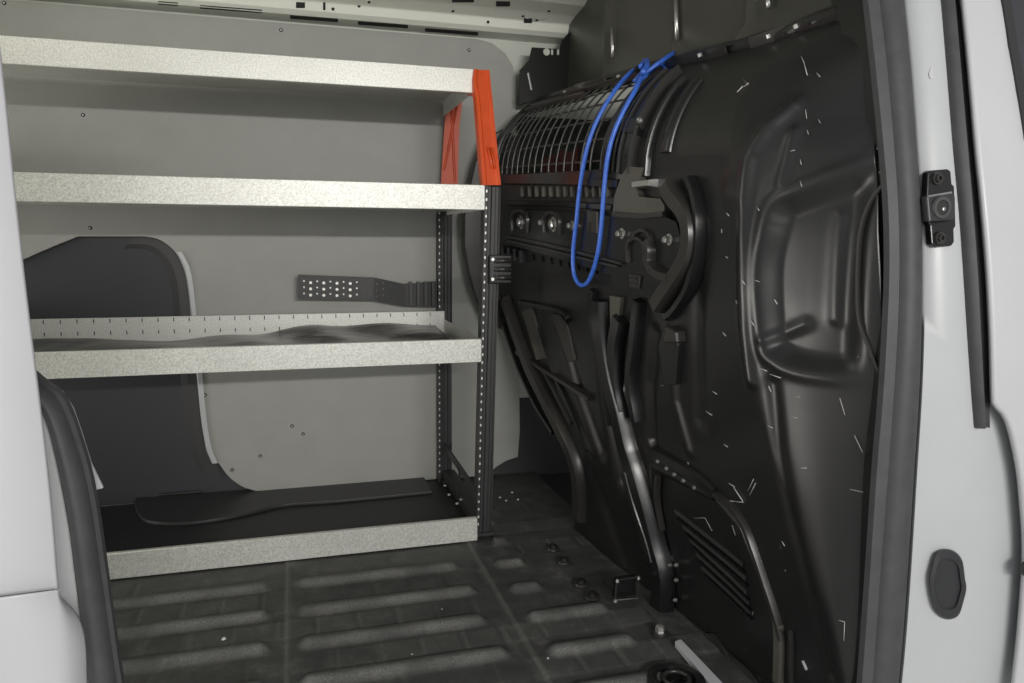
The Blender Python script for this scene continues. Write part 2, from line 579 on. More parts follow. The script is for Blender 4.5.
tray('shelf', YF1, 1.30, zz(474, 69, YF1), zz(474, 93, YF1), onY(474, 80, YF1).x, lift=0.042, label='top shelf, set back')
s2 = (zz(484, 185, YF), zz(484, 210, YF))
tray('shelf', YF, YR, s2[0], s2[1], onY(485, 198, YF).x, label='second shelf from the top')
s3 = (zz(481, 339, YF), zz(481, 362, YF))
tray('shelf', YF, YR, s3[0], s3[1], onY(481.5, 350, YF).x, slots=True, zback=zz(440, 311, YR), label='third shelf, with slotted rear lip and black film')
s4 = (zz(477, 518, YF), zz(477, 541, YF))
tray('shelf', YF, LIN_Y - 0.012, s4[0], s4[1] + 0.001, onY(477.5, 530, YF).x, label='bottom shelf with black tray floor', floor_mat=M['rubber_dark'], rear=False, end=False, lift=0.003)


# uprights: folded black perforated channels
def upright(x0, x1, y0, y1, ztop, z0=FZ + 0.008, lean=0.0):
    mb = MB()
    t = 0.0025
    w = x1 - x0
    # front face with pressed flutes
    xs = [x0, x0 + w * .18, x0 + w * .24, x0 + w * .40, x0 + w * .46, x0 + w * .66, x0 + w * .72, x0 + w * .88, x1]
    ys = [0, 0, 0.004, 0.004, 0, 0, 0.004, 0.004, 0]
    front = [(x, y0 + d, z0) for x, d in zip(xs, ys)]
    back = [(x, y0 + d + t, z0) for x, d in zip(xs, ys)][::-1]
    mb.prism(front + back, (0, 0, ztop - z0))
    mb.box((x0, y0 + t, z0), (x0 + t, y1, ztop))
    mb.box((x1 - t, y0 + t, z0), (x1, y1, ztop))
    z = z0 + 0.03
    while z < ztop - 0.01:
        mb.box((x0 + 0.0025, y0 - 0.0006, z), (x0 + 0.006, y0 + 0.0008, z + 0.006), 1)
        z += 0.0195
    for v in mb.v:
        v.x -= lean * max(0.0, (ztop - v.z) / (ztop - z0))
    return mb


pf0, pf1 = onY(485.0, 190, YF + 0.006).x, onY(501, 190, YF + 0.006).x
o = upright(pf0, pf1, YF + 0.006, YF + 0.04, s2[1] + 0.055, lean=0.020).build('upright', None, shelf, mats=[M['post'], M['hole']])
pr0, pr1 = onY(438.5, 300, YR + 0.002).x, onY(452.5, 300, YR + 0.002).x
o = upright(pr0, pr1, YR + 0.002, YR + 0.03, s2[1] + 0.03, lean=0.004).build('upright', None, shelf, mats=[M['post'], M['hole']])
# base frame joining the uprights, with a diagonal gusset
mb = MB()
pt0, pt1 = pf0, pf1
pf0, pf1 = pf0 - 0.019, pf1 - 0.019
mb.box((pf0 + 0.002, YF + 0.04, FZ + 0.016), (pf1 - 0.002, YR + 0.002, FZ + 0.045))
mb.build('base_rail', M['post'], shelf, bevel=0.002)
mb = MB()
zg = onY(455, 445, YR - 0.03).z
za = FZ + 0.10
mb.prism([(pf0 + 0.006, YR, zg), (pf0 + 0.006, YR, zg - 0.022), (pf0 + 0.006, YF + 0.04, za), (pf0 + 0.006, YF + 0.04, za + 0.022)], (0.004, 0, 0))
mb.prism([(pf0 + 0.006, YR - 0.20, FZ + 0.046), (pf0 + 0.006, YR - 0.20, 0.5 * (zg + za)), (pf0 + 0.006, YR - 0.22, 0.5 * (zg + za)), (pf0 + 0.006, YR - 0.22, FZ + 0.046)], (0.004, 0, 0))
mb.build('end_brace', M['post'], shelf)
for (x, y) in [(445, 486), (449, 495), (457, 504), (461, 500)]:
    p = onX(x, y, pr0 - 0.004) if False else onZ(x, y, 0.05)
    mb = MB(); mb.lathe(p, (0, 0, 1), [(0, 0.004), (0.003, 0.004)], 8)
    mb.build('rivet', M['hole'], shelf)
# feet
for y0 in (YF + 0.006, YR - 0.02):
    mb = MB(); mb.box((pf0 - 0.004, y0 - 0.004, FZ + 0.010), (pf1 + 0.004, y0 + 0.05, FZ + 0.018)); mb.build('foot', M['post'], shelf)

# orange end bracket: leaning front leg (folded) and a rear leg with a pressed groove
yt, yb = YF1 - 0.006, YF - 0.004
A0, A1 = onY(474, 69, yt), onY(489.5, 70, yt)
B0, B1 = onY(483, 185, yb), onY(501, 185, yb)
mid0, mid1 = onY(471.5, 97, yt + 0.003), onY(494, 120, 0.5 * (yt + yb))
mb = MB()
rows = []
for k in range(13):
    t = k / 12
    L = A0.lerp(B0, t); R = A1.lerp(B1, t)
    if t < 0.25:
        L = L + Vector((-0.004 * math.sin(t / 0.25 * math.pi), 0, 0))
    wv = (R - L)
    g = 0.004
    front = [L, L + wv * .18, L + wv * .26 + Vector((0, g, 0)), L + wv * .74 + Vector((0, g, 0)), L + wv * .84, R]
    ret = [R + Vector((0, 0.03, 0)), R + Vector((-0.003, 0.03, 0)), R + Vector((-0.003, g + 0.003, 0)), L + Vector((0.003, g + 0.004, 0)), L + Vector((0.003, 0.032, 0)), L + Vector((0, 0.032, 0))]
    rows.append(front + ret)
mb.loft(rows, 0, True, True)
ob = mb.build('end_bracket', M['orange'], shelf)
ob['label'] = 'bright orange end bracket'
mb = MB()
p0, p1 = A0.lerp(B0, .68).lerp(A1.lerp(B1, .68), .52), A0.lerp(B0, .86).lerp(A1.lerp(B1, .86), .58)
mb.tube([p0 + Vector((-0.003, 0.002, 0)), p0.lerp(p1, .5) + Vector((0, 0.001, 0)), p1 + Vector((0.002, 0.002, 0))], 0.0035, 8)
mb.tube([p0 + Vector((0.005, 0.002, 0)), p1 + Vector((0.008, 0.002, 0))], 0.0025, 8)
mb.build('pressed_groove', M['orange'], ob, smooth=True)
yr = YR - 0.01
mb = MB()
C = [(446.5, 98), (463, 97), (459.5, 125), (458.5, 150), (458, 184), (441, 184), (443, 150), (445, 120)]
mb.prism([onY(x, y, yr) for x, y in C], (0, 0.003, 0))
for pa, pb in (((451, 100), (455, 182)), ((458, 100), (444, 170))):
    q0, q1 = onY(*pa, yr - 0.002), onY(*pb, yr - 0.002)
    mb.tube([q0, q0.lerp(q1, .5), q1], 0.0035, 6)
mb.build('rear_leg', M['orange'], ob)
mb = MB()
q0, q1 = onY(447, 98, yr), onY(463, 97, yr)
q2, q3 = onY(487, 94, yt + 0.006), onY(472, 95, yt + 0.006)
mb.prism([q0, q1, q2, q3], (0, 0, 0.003))
mb.build('top_tie', M['orange'], ob)

# perforated black strip bolted near the rear upright
mb = MB()
ys = YR - 0.02
P = [(298, 274.5), (374, 277.5), (405, 284), (437, 281)]
Q = [(298, 299), (374, 300), (405, 306), (437, 307)]
tops = [onY(x, y, ys + d) for (x, y), d in zip(P, (0, 0, 0.012, 0.02))]
bots = [onY(x, y, ys + d) for (x, y), d in zip(Q, (0, 0, 0.012, 0.02))]
rows = [[a, b, b + Vector((0, 0.004, 0)), a + Vector((0, 0.004, 0))] for a, b in zip(tops, bots)]
mb.loft(rows, 0, True, True)
for i in range(13):
    for j in range(3):
        px_, py_ = 304 + i * 6.6, 281 + j * 6.2 + i * 0.14 + (1.5 if i % 2 else 0)
        if px_ > 392: continue
        big = (i % 2 == 1 and i < 9)
        r = 0.0042 if big else 0.0024
        p = onY(px_, py_, ys + 0.0005)
        mb.lathe(p, (0, -1, 0), [(0, r), (0.0012, r)], 8, 1 if i < 9 else 2)
for k in range(4):
    x = 409 + k * 7.5
    a, b = onY(x, 281.5, ys + 0.012), onY(x, 305.5, ys + 0.012)
    mb.box((a.x, a.y - 0.005, b.z), (a.x + 0.008, a.y + 0.004, a.z), 0)
strip = mb.build('perforated_strip', None, shelf, mats=[M['post'], M['hole'], M['satin']])
strip['label'] = 'black perforated metal strip'

# black crinkled film on the third shelf
nx, ny = 150, 26
x0, x1 = -0.80, onY(437, 335, YR - 0.03).x
vs, fs = [], []
zb3 = s3[1] + 0.0145
for i in range(nx):
    for j in range(ny):
        u, v = i / (nx - 1), j / (ny - 1)
        x = x0 + (x1 - x0) * u
        y = YF + 0.012 + (YR - 0.016 - YF) * v
        h = 0.5 + 0.5 * math.sin(x * 9 + 2.0 * math.sin(v * 3) + 1.2)
        h2 = 0.5 + 0.5 * math.sin(x * 17 + v * 7 + 3 * math.sin(x * 4))
        h3 = 0.5 + 0.5 * math.sin(x * 43 - v * 15 + 2 * math.sin(x * 11))
        z = zb3 + (0.007 * h + 0.008 * h2 + 0.001 * h3) * (0.35 + 0.8 * v) + 0.024 * float(smoothstep(0.5, 0.8, u)) * v ** 3
        vs.append((x, y, z))
for i in range(nx - 1):
    for j in range(ny - 1):
        a = i * ny + j
        fs.append((a, a + ny, a + ny + 1, a + 1))
film = link_mesh('plastic_film', vs, fs, M['film'], smooth=True)
sm = film.modifiers.new('thickness', 'SOLIDIFY'); sm.thickness = 0.001
tag(film, 'crumpled glossy black plastic film lying on the third shelf', 'plastic sheet')

# ================================================================== PARTITION
jx = 0.735
_l = [(868, 0), (876, 70), (884, 150), (888, 200), (889, 260), (887, 330), (884, 400), (878, 470), (872, 560), (864, 683)]
jp = [onX(x, y, jx) for x, y in _l]
jz = np.array([p.z for p in jp][::-1]); jy = np.array([p.y for p in jp][::-1])
# smooth quadratic/cubic body curve
co = np.polyfit(jz, jy, 3)


def yj(z):
    z = np.clip(z, -0.1, 1.25)
    return float(np.polyval(co, z))


def yjv(z):
    return np.polyval(co, np.clip(z, -0.1, 1.1))


# surface x = Xb(y, zp) + DX(zp),  z = zp + tilt(y, zp)
_zp = [-0.10, -0.05, 0.05, 0.18, 0.35, 0.50, 0.62, 0.72, 0.80]
_dx = [0.092, 0.090, 0.080, 0.055, 0.028, 0.006, -0.006, -0.012, -0.010]
ARC_Z, ARC_R = 0.80, 0.235
for th in np.radians(np.arange(6, 73, 4)):
    _zp.append(ARC_Z + ARC_R * math.sin(th)); _dx.append(-0.010 + ARC_R * (1 - math.cos(th)))
ZTOP = _zp[-1]
_zp = np.array(_zp); _dx = np.array(_dx)
zz_d = np.linspace(-0.10, ZTOP, 600)
dx_d = np.interp(zz_d, _zp, _dx)
ker = np.hanning(41); ker /= ker.sum()
low = zz_d < ARC_Z + 0.02
dx_s = np.convolve(np.pad(dx_d, 20, mode='edge'), ker, 'valid')
dx_d = np.where(low, dx_s, dx_d)


def DX(zp):
    return np.interp(zp, zz_d, dx_d)


def Xb(y, zp):
    y = np.asarray(y, float); zp = np.asarray(zp, float)
    base = np.interp(y, [0.0, 0.2, 0.35, 0.6, 0.9, 1.3], [0.655, 0.650, 0.640, 0.612, 0.592, 0.578])
    w = 0.045 + 0.165 * smoothstep(0.02, 0.60, zp)
    t = np.clip((y - yjv(zp)) / w, 0, 1)
    corner = 0.100 * (1 - t) ** 1.55
    d = DX(zp)
    return base + corner * (1 - smoothstep(0.85, 1.0, zp) * 0.4) - np.maximum(d, 0) * (1 - t) * np.where(zp < 0.75, 0.8, 0.55)


def tilt(y, zp):
    return 0.06 * (np.asarray(y, float) - 0.45) * smoothstep(0.0, 0.6, zp)


def S(y, zp):
    return Vector((float(Xb(y, zp) + DX(zp)), float(y), float(zp + tilt(y, zp))))


def SN(y, zp):
    e = 0.004
    zp = min(zp, ZTOP)
    a = S(y + e, zp) - S(y - e, zp)
    b = S(y, min(zp + e, ZTOP)) - S(y, zp - e)
    n = a.cross(b).normalized()
    return n if n.x < 0 else -n


def SO(y, zp, off):
    return S(y, zp) + SN(y, zp) * off


def PF(px, py, off=0.0):
    """(y, zp) of the partition surface seen at a pixel of the photograph"""
    d = ray(px, py)
    ys = np.linspace(-0.14, 1.6, 1500)
    t = (ys - CAM.y) / d.y
    x = CAM.x + d.x * t + off
    z = CAM.z + d.z * t
    zp = z - tilt(ys, z)
    zp = z - tilt(ys, zp)
    zc = np.clip(zp, -0.10, ZTOP)
    g = x - (Xb(ys, zc) + DX(zc)) - np.maximum(zp - ZTOP, 0) * 3
    k = np.where((g[:-1] < 0) & (g[1:] >= 0))[0]
    if len(k) == 0:
        g = x - (Xb(ys, zc) + DX(zc))
        k = np.where((g[:-1] < 0) & (g[1:] >= 0))[0]
        if len(k) == 0:
            k = [int(np.argmin(np.abs(g)))]
        zc = zp
    i = k[0]
    u = -g[i] / (g[i + 1] - g[i]) if i + 1 < len(g) and g[i + 1] != g[i] else 0
    u = min(max(u, 0), 1)
    return (float(ys[i] + u * (ys[1] - ys[0])), float(zc[i] + u * (zc[min(i + 1, len(zc) - 1)] - zc[i])))


def poly_sd(poly, Yg, Zg):
    """signed distance to polygon (negative inside)"""
    d2 = np.full(Yg.shape, 1e9)
    inside = np.zeros(Yg.shape, bool)
    n = len(poly)
    for i in range(n):
        (ax, ay), (bx, by) = poly[i], poly[(i + 1) % n]
        ex, ey = bx - ax, by - ay
        t = np.clip(((Yg - ax) * ex + (Zg - ay) * ey) / (ex * ex + ey * ey + 1e-12), 0, 1)
        d2 = np.minimum(d2, (Yg - ax - t * ex) ** 2 + (Zg - ay - t * ey) ** 2)
        c = ((ay > Zg) != (by > Zg)) & (Yg < (bx - ax) * (Zg - ay) / (by - ay + 1e-12) + ax)
        inside ^= c
    return np.where(inside, -1, 1) * np.sqrt(d2)


def line_d(line, Yg, Zg):
    d2 = np.full(Yg.shape, 1e9)
    for (ax, ay), (bx, by) in zip(line[:-1], line[1:]):
        ex, ey = bx - ax, by - ay
        t = np.clip(((Yg - ax) * ex + (Zg - ay) * ey) / (ex * ex + ey * ey + 1e-12), 0, 1)
        d2 = np.minimum(d2, (Yg - ax - t * ex) ** 2 + (Zg - ay - t * ey) ** 2)
    return np.sqrt(d2)


part = thing('bulkhead_partition', 'black steel bulkhead partition with wire grille behind the cab', 'partition', (0.68, 0.6, 0.0))

# panel grid; the far edge follows the slanted strut
bound = [PF(504, 300), PF(512, 330), PF(522, 360), PF(537, 392), PF(555, 430), PF(568, 460), PF(572, 490), PF(574, 520)]
bz = np.array([b[1] for b in bound][::-1]); by_ = np.array([b[0] for b in bound][::-1])
o_ = np.argsort(bz); bz, by_ = bz[o_], by_[o_]
NZ, NY = 330, 460
zrow = np.linspace(FZ + 0.004, ZTOP, NZ)
ymin = yjv(zrow) + 0.012
ymax = np.where(zrow < bz[-1], np.interp(zrow, bz, by_), np.minimum(1.27, by_[-1] + (zrow - bz[-1]) * 1.6))
Yg = np.zeros((NZ, NY)); Zg = np.zeros((NZ, NY))
for i in range(NZ):
    Yg[i] = np.linspace(ymin[i], ymax[i], NY)
    Zg[i] = zrow[i]
D = np.zeros_like(Yg)
px2 = lambda L: [PF(*p) for p in L]
pocket = px2([(770, 225), (778, 206), (800, 195), (858, 174), (893, 164), (897, 250), (897, 325), (895, 376), (868, 374), (838, 371), (800, 366), (778, 357), (766, 340), (762, 270)])
pocket = [tuple(q) for q in spline(pocket + [pocket[0]], 90)][:-1]
sd = poly_sd(pocket, Yg, Zg)
pf_ = smoothstep(PF(872, 280)[0], PF(838, 280)[0], Yg)
D -= 0.018 * (1 - smoothstep(-0.024, 0.008, sd)) * pf_
D += 0.0085 * np.exp(-(line_d(px2([(793, 107), (770, 130), (753, 158), (746, 200), (744, 260), (746, 330), (752, 380)]), Yg, Zg) / 0.011) ** 2)
D += 0.004 * np.exp(-(line_d(px2([(796, 132), (788, 158), (781, 182)]), Yg, Zg) / 0.008) ** 2)
D += 0.004 * np.exp(-((sd - 0.012) / 0.010) ** 2) * pf_
# soft vertical crease inside the pocket
D += 0.004 * np.exp(-(line_d(px2([(838, 215), (832, 320)]), Yg, Zg) / 0.010) ** 2)
D += 0.0045 * np.exp(-(line_d(px2([(765, 340), (800, 325)]), Yg, Zg) / 0.008) ** 2)
# long swage running down the lit corner
D -= 0.005 * np.exp(-(line_d(px2([(772, 385), (778, 450), (792, 520), (812, 600), (832, 675)]), Yg, Zg) / 0.012) ** 2)
# lower vent panel pressed in
vp = px2([(654, 470), (716, 502), (740, 530), (758, 575), (772, 615), (774, 675), (760, 683), (700, 660), (668, 618), (660, 560)])
sd = poly_sd(vp, Yg, Zg)
D -= 0.007 * (1 - smoothstep(-0.006, 0.004, sd))
D += 0.004 * np.exp(-((sd - 0.006) / 0.005) ** 2)
dl = np.full(Yg.shape, 1e9)
for a, b in [((674, 512), (742, 566)), ((682, 527), (745, 580)), ((689, 540), (746, 594)), ((696, 555), (748, 604)), ((701, 568), (749, 613))]:
    dl = np.minimum(dl, line_d(px2([a, b]), Yg, Zg))
sd = poly_sd(px2([(704, 634), (712, 636), (728, 660), (730, 672), (722, 674), (706, 656), (701, 645)]), Yg, Zg)
D -= 0.015 * (1 - smoothstep(-0.004, 0.003, sd))
# pressed channels in the dark middle part
for L, dep, wd in [([(655, 335), (650, 385), (652, 440)], -0.010, 0.016), ([(672, 330), (676, 400), (690, 450)], 0.006, 0.012),
                   ([(560, 320), (575, 380), (600, 450)], -0.012, 0.020), ([(540, 330), (560, 390), (590, 450)], 0.006, 0.012),
                   ([(622, 390), (630, 470), (650, 560)], 0.012, 0.020), ([(600, 320), (605, 400), (622, 480)], -0.012, 0.018),
                   ([(700, 230), (697, 330), (700, 420)], -0.006, 0.02), ([(668, 560), (666, 610)], 0.006, 0.010),
                   ([(590, 470), (625, 560)], -0.008, 0.03), ([(770, 130), (735, 190)], 0.008, 0.028)]:
    D += dep * np.exp(-(line_d(px2(L), Yg, Zg) / wd) ** 2)
mesh_poly_px = [(500, 173), (606, 172), (611, 150), (622, 128), (640, 102), (662, 76), (640, 68), (600, 80), (560, 96), (520, 122), (500, 146)]
m0y, m1y = PF(607, 172)[0], 1.235
m0z, m1z = PF(560, 172)[1] - 0.004, 0.998
V = np.zeros((NZ, NY, 3))
e = 0.003
for i in range(NZ):
    y = Yg[i]; z = Zg[i]
    X0 = Xb(y, z) + DX(z)
    a = np.stack([(Xb(y + e, z) - Xb(y - e, z)), np.full(NY, 2 * e), tilt(y + e, z) - tilt(y - e, z)], -1)
    zu, zd_ = np.minimum(z + e, ZTOP), z - e
    b = np.stack([Xb(y, zu) + DX(zu) - Xb(y, zd_) - DX(zd_), np.zeros(NY), zu - zd_ + tilt(y, zu) - tilt(y, zd_)], -1)
    n = np.cross(a, b); n /= np.linalg.norm(n, axis=1)[:, None]
    n *= np.where(n[:, :1] < 0, 1, -1)
    V[i] = np.stack([X0, y, z + tilt(y, z)], -1) + n * D[i][:, None]
idx = np.arange(NZ * NY).reshape(NZ, NY)
q = np.stack([idx[:-1, :-1], idx[:-1, 1:], idx[1:, 1:], idx[1:, :-1]], -1)
yc = 0.25 * (Yg[:-1, :-1] + Yg[:-1, 1:] + Yg[1:, 1:] + Yg[1:, :-1]); zc_ = 0.25 * (Zg[:-1, :-1] + Zg[:-1, 1:] + Zg[1:, 1:] + Zg[1:, :-1])
hole = (yc > m0y) & (yc < m1y) & (zc_ > m0z) & (zc_ < m1z)
faces = q[~hole].reshape(-1, 4).tolist()
verts = V.reshape(-1, 3).tolist()
fm = [0] * len(faces)
# scratches and chips belong to the panel skin
SCR = [[(738, 93), (744, 87), (749, 83)], [(744, 80), (749, 86)], [(802, 57), (805, 64), (808, 76)], [(817, 73), (820, 77)], [(806, 110), (807, 119)],
       [(819, 120), (821, 124)], [(808, 131), (809, 135)], [(792, 152), (796, 151)], [(801, 160), (802, 165)], [(801, 181), (803, 187)],
       [(729, 483), (735, 487), (744, 501)], [(726, 500), (735, 501), (745, 502)], [(748, 491), (754, 479)], [(750, 495), (756, 483)], [(762, 368), (768, 371)],
       [(770, 374), (781, 378)], [(768, 386), (770, 392)], [(714, 391), (718, 394)], [(706, 411), (713, 415)], [(724, 444), (728, 447)], [(795, 397), (800, 397)],
       [(791, 416), (798, 418)], [(840, 398), (845, 415)], [(855, 435), (863, 452)], [(850, 489), (872, 494)], [(801, 468), (807, 468)], [(768, 425), (772, 428)],
       [(661, 385), (664, 386)], [(691, 519), (702, 519), (709, 532)], [(730, 526), (733, 536)], [(722, 229), (722, 233)], [(727, 256), (729, 258)],
       [(747, 280), (749, 284)], [(729, 213), (731, 216)], [(757, 280), (760, 282)], [(759, 208), (761, 211)], [(754, 320), (757, 325)],
       [(782, 541), (785, 546)], [(839, 620), (845, 622), (844, 640)], [(750, 613), (749, 616)], [(688, 462), (690, 468)], [(716, 498), (716, 490)],
       [(877, 94), (874, 100), (877, 104)], [(881, 145), (877, 150)], [(883, 169), (879, 173)], [(724, 332), (727, 336)], [(737, 300), (738, 304)], [(770, 300), (772, 305)]]
for L in SCR:
    pts = [PF(*p) for p in L]
    for (y0, z0), (y1, z1) in zip(pts[:-1], pts[1:]):
        def lift(y, z):
            i = int(np.clip(np.searchsorted(zrow, z), 1, NZ - 1))
            j = int(np.clip(round((y - ymin[i]) / (ymax[i] - ymin[i]) * (NY - 1)), 0, NY - 1))
            return SO(y, z, float(D[i, j]) + 0.0012)
        a, b = lift(y0, z0), lift(y1, z1)
        n = SN(y0, z0)
        t = (b - a)
        if t.length < 1e-6:
            continue
        t.normalize()
        w = n.cross(t) * (0.00025 + 0.0004 * random.random())
        k = len(verts)
        verts += [tuple(a - w), tuple(a + w * 0.5), tuple(b + w), tuple(b - w * 0.4)]
        faces.append((k, k + 1, k + 2, k + 3)); fm.append(1)
panel = link_mesh('panel', verts, faces, None, part, True, [M['panel'], M['scratch']], fm)
sm = panel.modifiers.new('thickness', 'SOLIDIFY'); sm.thickness = 0.002; sm.offset = -1
bm = bmesh.new(); bm.from_mesh(panel.data); bmesh.ops.recalc_face_normals(bm, faces=bm.faces)
if sum((f.normal.x for f in bm.faces)) > 0:
    bmesh.ops.reverse_faces(bm, faces=bm.faces)
bm.to_mesh(panel.data); bm.free()


def rib(name, path, w, h, mat, parent=part, n=28, base=0.0, param=False, taper=True, label=None):
    """a pressed strip following the partition surface"""
    pr = path if param else [PF(*p, (base + h) * 0.8) for p in path]
    pp = spline(pr, n) if len(pr) > 2 else [np.array(pr[0]) + (np.array(pr[1]) - np.array(pr[0])) * i / (n - 1) for i in range(n)]
    P_ = [SO(a, min(b, ZTOP), base) for a, b in pp]
    N_ = [SN(a, min(b, ZTOP)) for a, b in pp]
    rows = []
    for i in range(n):
        t = (P_[min(i + 1, n - 1)] - P_[max(i - 1, 0)])
        if t.length < 1e-7:
            t = Vector((0, 0, 1))
        t.normalize()
        b = N_[i].cross(t).normalized()
        hw = w / 2
        f = 0.68 if taper else 0.92
        rows.append([P_[i] - b * hw - N_[i] * 0.004, P_[i] - b * hw + N_[i] * h * .35, P_[i] - b * hw * f + N_[i] * h,
                     P_[i] + b * hw * f + N_[i] * h, P_[i] + b * hw + N_[i] * h * .35, P_[i] + b * hw - N_[i] * 0.004])
    mb = MB()
    mb.loft(rows, 0, True, True)
    o = mb.build(name, mat, parent, auto=50)
    if label:
        o['label'] = label
    return o


def plate(name, pxpoly, th, mat, parent=part, base=0.0, cellsz=0.03, bevel=0.003, holes=()):
    """a plate lying on the partition surface"""
    poly = [PF(*p, base + th) for p in pxpoly]
    bm = bmesh.new()
    vs = [bm.verts.new((0, y, z)) for y, z in poly]
    bm.faces.new(vs)
    ys = [p[0] for p in poly]; zs = [p[1] for p in poly]
    y = min(ys) + cellsz
    while y < max(ys):
        bmesh.ops.bisect_plane(bm, geom=bm.verts[:] + bm.edges[:] + bm.faces[:], plane_co=(0, y, 0), plane_no=(0, 1, 0)); y += cellsz
    z = min(zs) + cellsz
    while z < max(zs):
        bmesh.ops.bisect_plane(bm, geom=bm.verts[:] + bm.edges[:] + bm.faces[:], plane_co=(0, 0, z), plane_no=(0, 0, 1)); z += cellsz
    bot = {v: (v.co.y, v.co.z) for v in bm.verts}
    r = bmesh.ops.extrude_face_region(bm, geom=bm.faces[:])
    newv = [g for g in r['geom'] if isinstance(g, bmesh.types.BMVert)]
    news = set(newv)
    for v in bm.verts:
        yy, zc = v.co.y, min(v.co.z, ZTOP)
        v.co = SO(yy, zc, base + (th if v in news else -0.003))
    bmesh.ops.recalc_face_normals(bm, faces=bm.faces)
    me = bpy.data.meshes.new(name)
    bm.to_mesh(me); bm.free()
    me.materials.append(mat)
    o = bpy.data.objects.new(name, me)
    COL.objects.link(o)
    o.parent = parent; o.matrix_parent_inverse = parent_inv(parent)
    if bevel:
        b = o.modifiers.new('bevel', 'BEVEL'); b.width = bevel; b.segments = 2; b.limit_method = 'ANGLE'; b.angle_limit = math.radians(50)
    return o


def stud(px, py, base, r, h, mat=M['steel'], name='bolt', parent=part, hexa=True):
    y, z = PF(px, py, base + h * 0.7)
    n = SN(y, z)
    mb = MB()
    mb.lathe(SO(y, z, base - 0.002), n, [(0, r * 1.5), (0.004, r * 1.45)], 16)
    mb.lathe(SO(y, z, base + 0.001), n, [(0, r), (h * .8, r * 0.95), (h, r * .7)], 6 if hexa else 16)
    return mb.build(name, mat, parent)


# ---- wire grille
grille = MB()
yl = np.arange(m0y + 0.02, m1y, 0.044)
for y in yl:
    grille.tube([SO(y, z, 0.004) for z in np.linspace(m0z - 0.005, m1z + 0.004, 22)], 0.0022, 6)
zarc = [ARC_Z + ARC_R * math.sin(math.radians(t)) for t in (6, 17, 28, 39, 50, 61)]
for z in zarc:
    if m0z < z < m1z:
        grille.tube([SO(y, z, 0.000) for y in np.linspace(m0y - 0.006, m1y, 26)], 0.0022, 6)
go = grille.build('wire_grille', M['wire'], part, smooth=True)
go['label'] = 'curved steel wire grille'
rib('grille_frame', [(m0y - 0.006, m0z - 0.004), (m0y - 0.006, 0.88), (m0y - 0.006, 0.94), (m0y - 0.006, m1z)], 0.020, 0.012, M['dark_steel'], param=True)
rib('grille_frame', [(m0y - 0.004, m0z - 0.006), (0.8, m0z - 0.006), (m1y, m0z - 0.006)], 0.022, 0.013, M['dark_steel'], param=True)
rib('grille_frame', [(m0y - 0.004, m1z), (0.8, m1z), (m1y, m1z)], 0.022, 0.013, M['dark_steel'], param=True)
rib('grille_frame', [(m1y, m0z - 0.006), (m1y, 0.9), (m1y, m1z)], 0.022, 0.013, M['dark_steel'], param=True)
rib('clamp_strip', [(0.80, m1z - 0.018), (1.0, m1z - 0.018), (1.2, m1z - 0.018)], 0.012, 0.014, M['satin'], param=True)

# ---- arched bright strips right of the grille
rib('arched_strip', [(m0y - 0.056, z) for z in np.linspace(m0z - 0.02, 0.99, 7)], 0.026, 0.007, M['olive'], param=True)
for yo, w, hgt, mt, za_, zb_ in [(m0y - 0.035, 0.012, 0.008, M['dark_steel'], m0z + 0.0, 0.985), (m0y - 0.085, 0.040, 0.012, M['dark_steel'], m0z - 0.005, 0.985),
                                 (m0y - 0.105, 0.006, 0.017, M['satin'], m0z - 0.005, 0.985), (m0y - 0.066, 0.006, 0.017, M['satin'], m0z - 0.005, 0.985),
                                 (m0y - 0.150, 0.014, 0.010, M['dark_steel'], m0z - 0.01, 0.965), (m0y - 0.205, 0.028, 0.008, M['dark_steel'], m0z + 0.03, 0.955)]:
    rib('arched_strip', [(yo, z) for z in np.linspace(za_, zb_, 7)], w, hgt, mt, param=True)
plate('latch_plate', [(622, 118), (638, 122), (634, 137), (618, 133)], 0.016, M['dark_steel'])
stud(637, 124, 0.016, 0.004, 0.006)

# ---- rails below the grille with a row of pressed louvres
rib('rail', [(502, 181), (560, 181), (618, 184)], 0.020, 0.014, M['dark_steel'])
rib('rail', [(505, 203), (560, 204), (612, 208)], 0.014, 0.012, M['dark_steel'])
for k in range(13):
    x = 521 + k * 7.2
    rib('louvre', [(x, 187), (x + 0.3, 197)], 0.012 - 0.0003 * k, 0.009, M['olive'], n=4)
# ---- pale olive bracket plate
plate('bracket_plate', [(612, 214), (614, 196), (621, 176), (627, 167), (642, 168), (636, 188), (638, 197), (660, 199), (664, 206), (664, 213)], 0.014, M['olive'])
rib('bracket_lip', [(633, 185), (641, 184), (650, 183)], 0.014, 0.020, M['steel'])
rib('bracket_lip', [(613, 214), (640, 216), (664, 214)], 0.012, 0.020, M['satin'])
# ---- main bolted housing plate
hp = plate('housing_plate', [(503, 209), (560, 211), (612, 216), (664, 216), (676, 222), (681, 240), (678, 258), (668, 276), (660, 288), (652, 299), (634, 293),
                             (612, 288), (610, 274), (560, 258), (503, 242)], 0.013, M['dark_steel'], bevel=0.004)
rib('housing_rim', [(664, 186), (671, 199), (681, 211), (686, 226), (686, 245), (681, 262), (671, 278), (660, 294), (653, 305)], 0.034, 0.026, M['satin'])
rib('outer_rim', [(687, 178), (693, 196), (696, 220), (695, 250), (690, 275), (684, 292), (672, 310), (664, 317)], 0.014, 0.018, M['dark_steel'])
rib('bright_lip', [(508, 236), (540, 242), (580, 252), (622, 263)], 0.007, 0.007, M['satin'], base=0.012)
rib('bright_lip', [(508, 240), (540, 247), (580, 257), (618, 266)], 0.007, 0.007, M['satin'], base=0.012)
for x, y in [(540, 222), (569, 225), (618, 233), (665, 239)]:
    stud(x, y, 0.013, 0.007, 0.012)
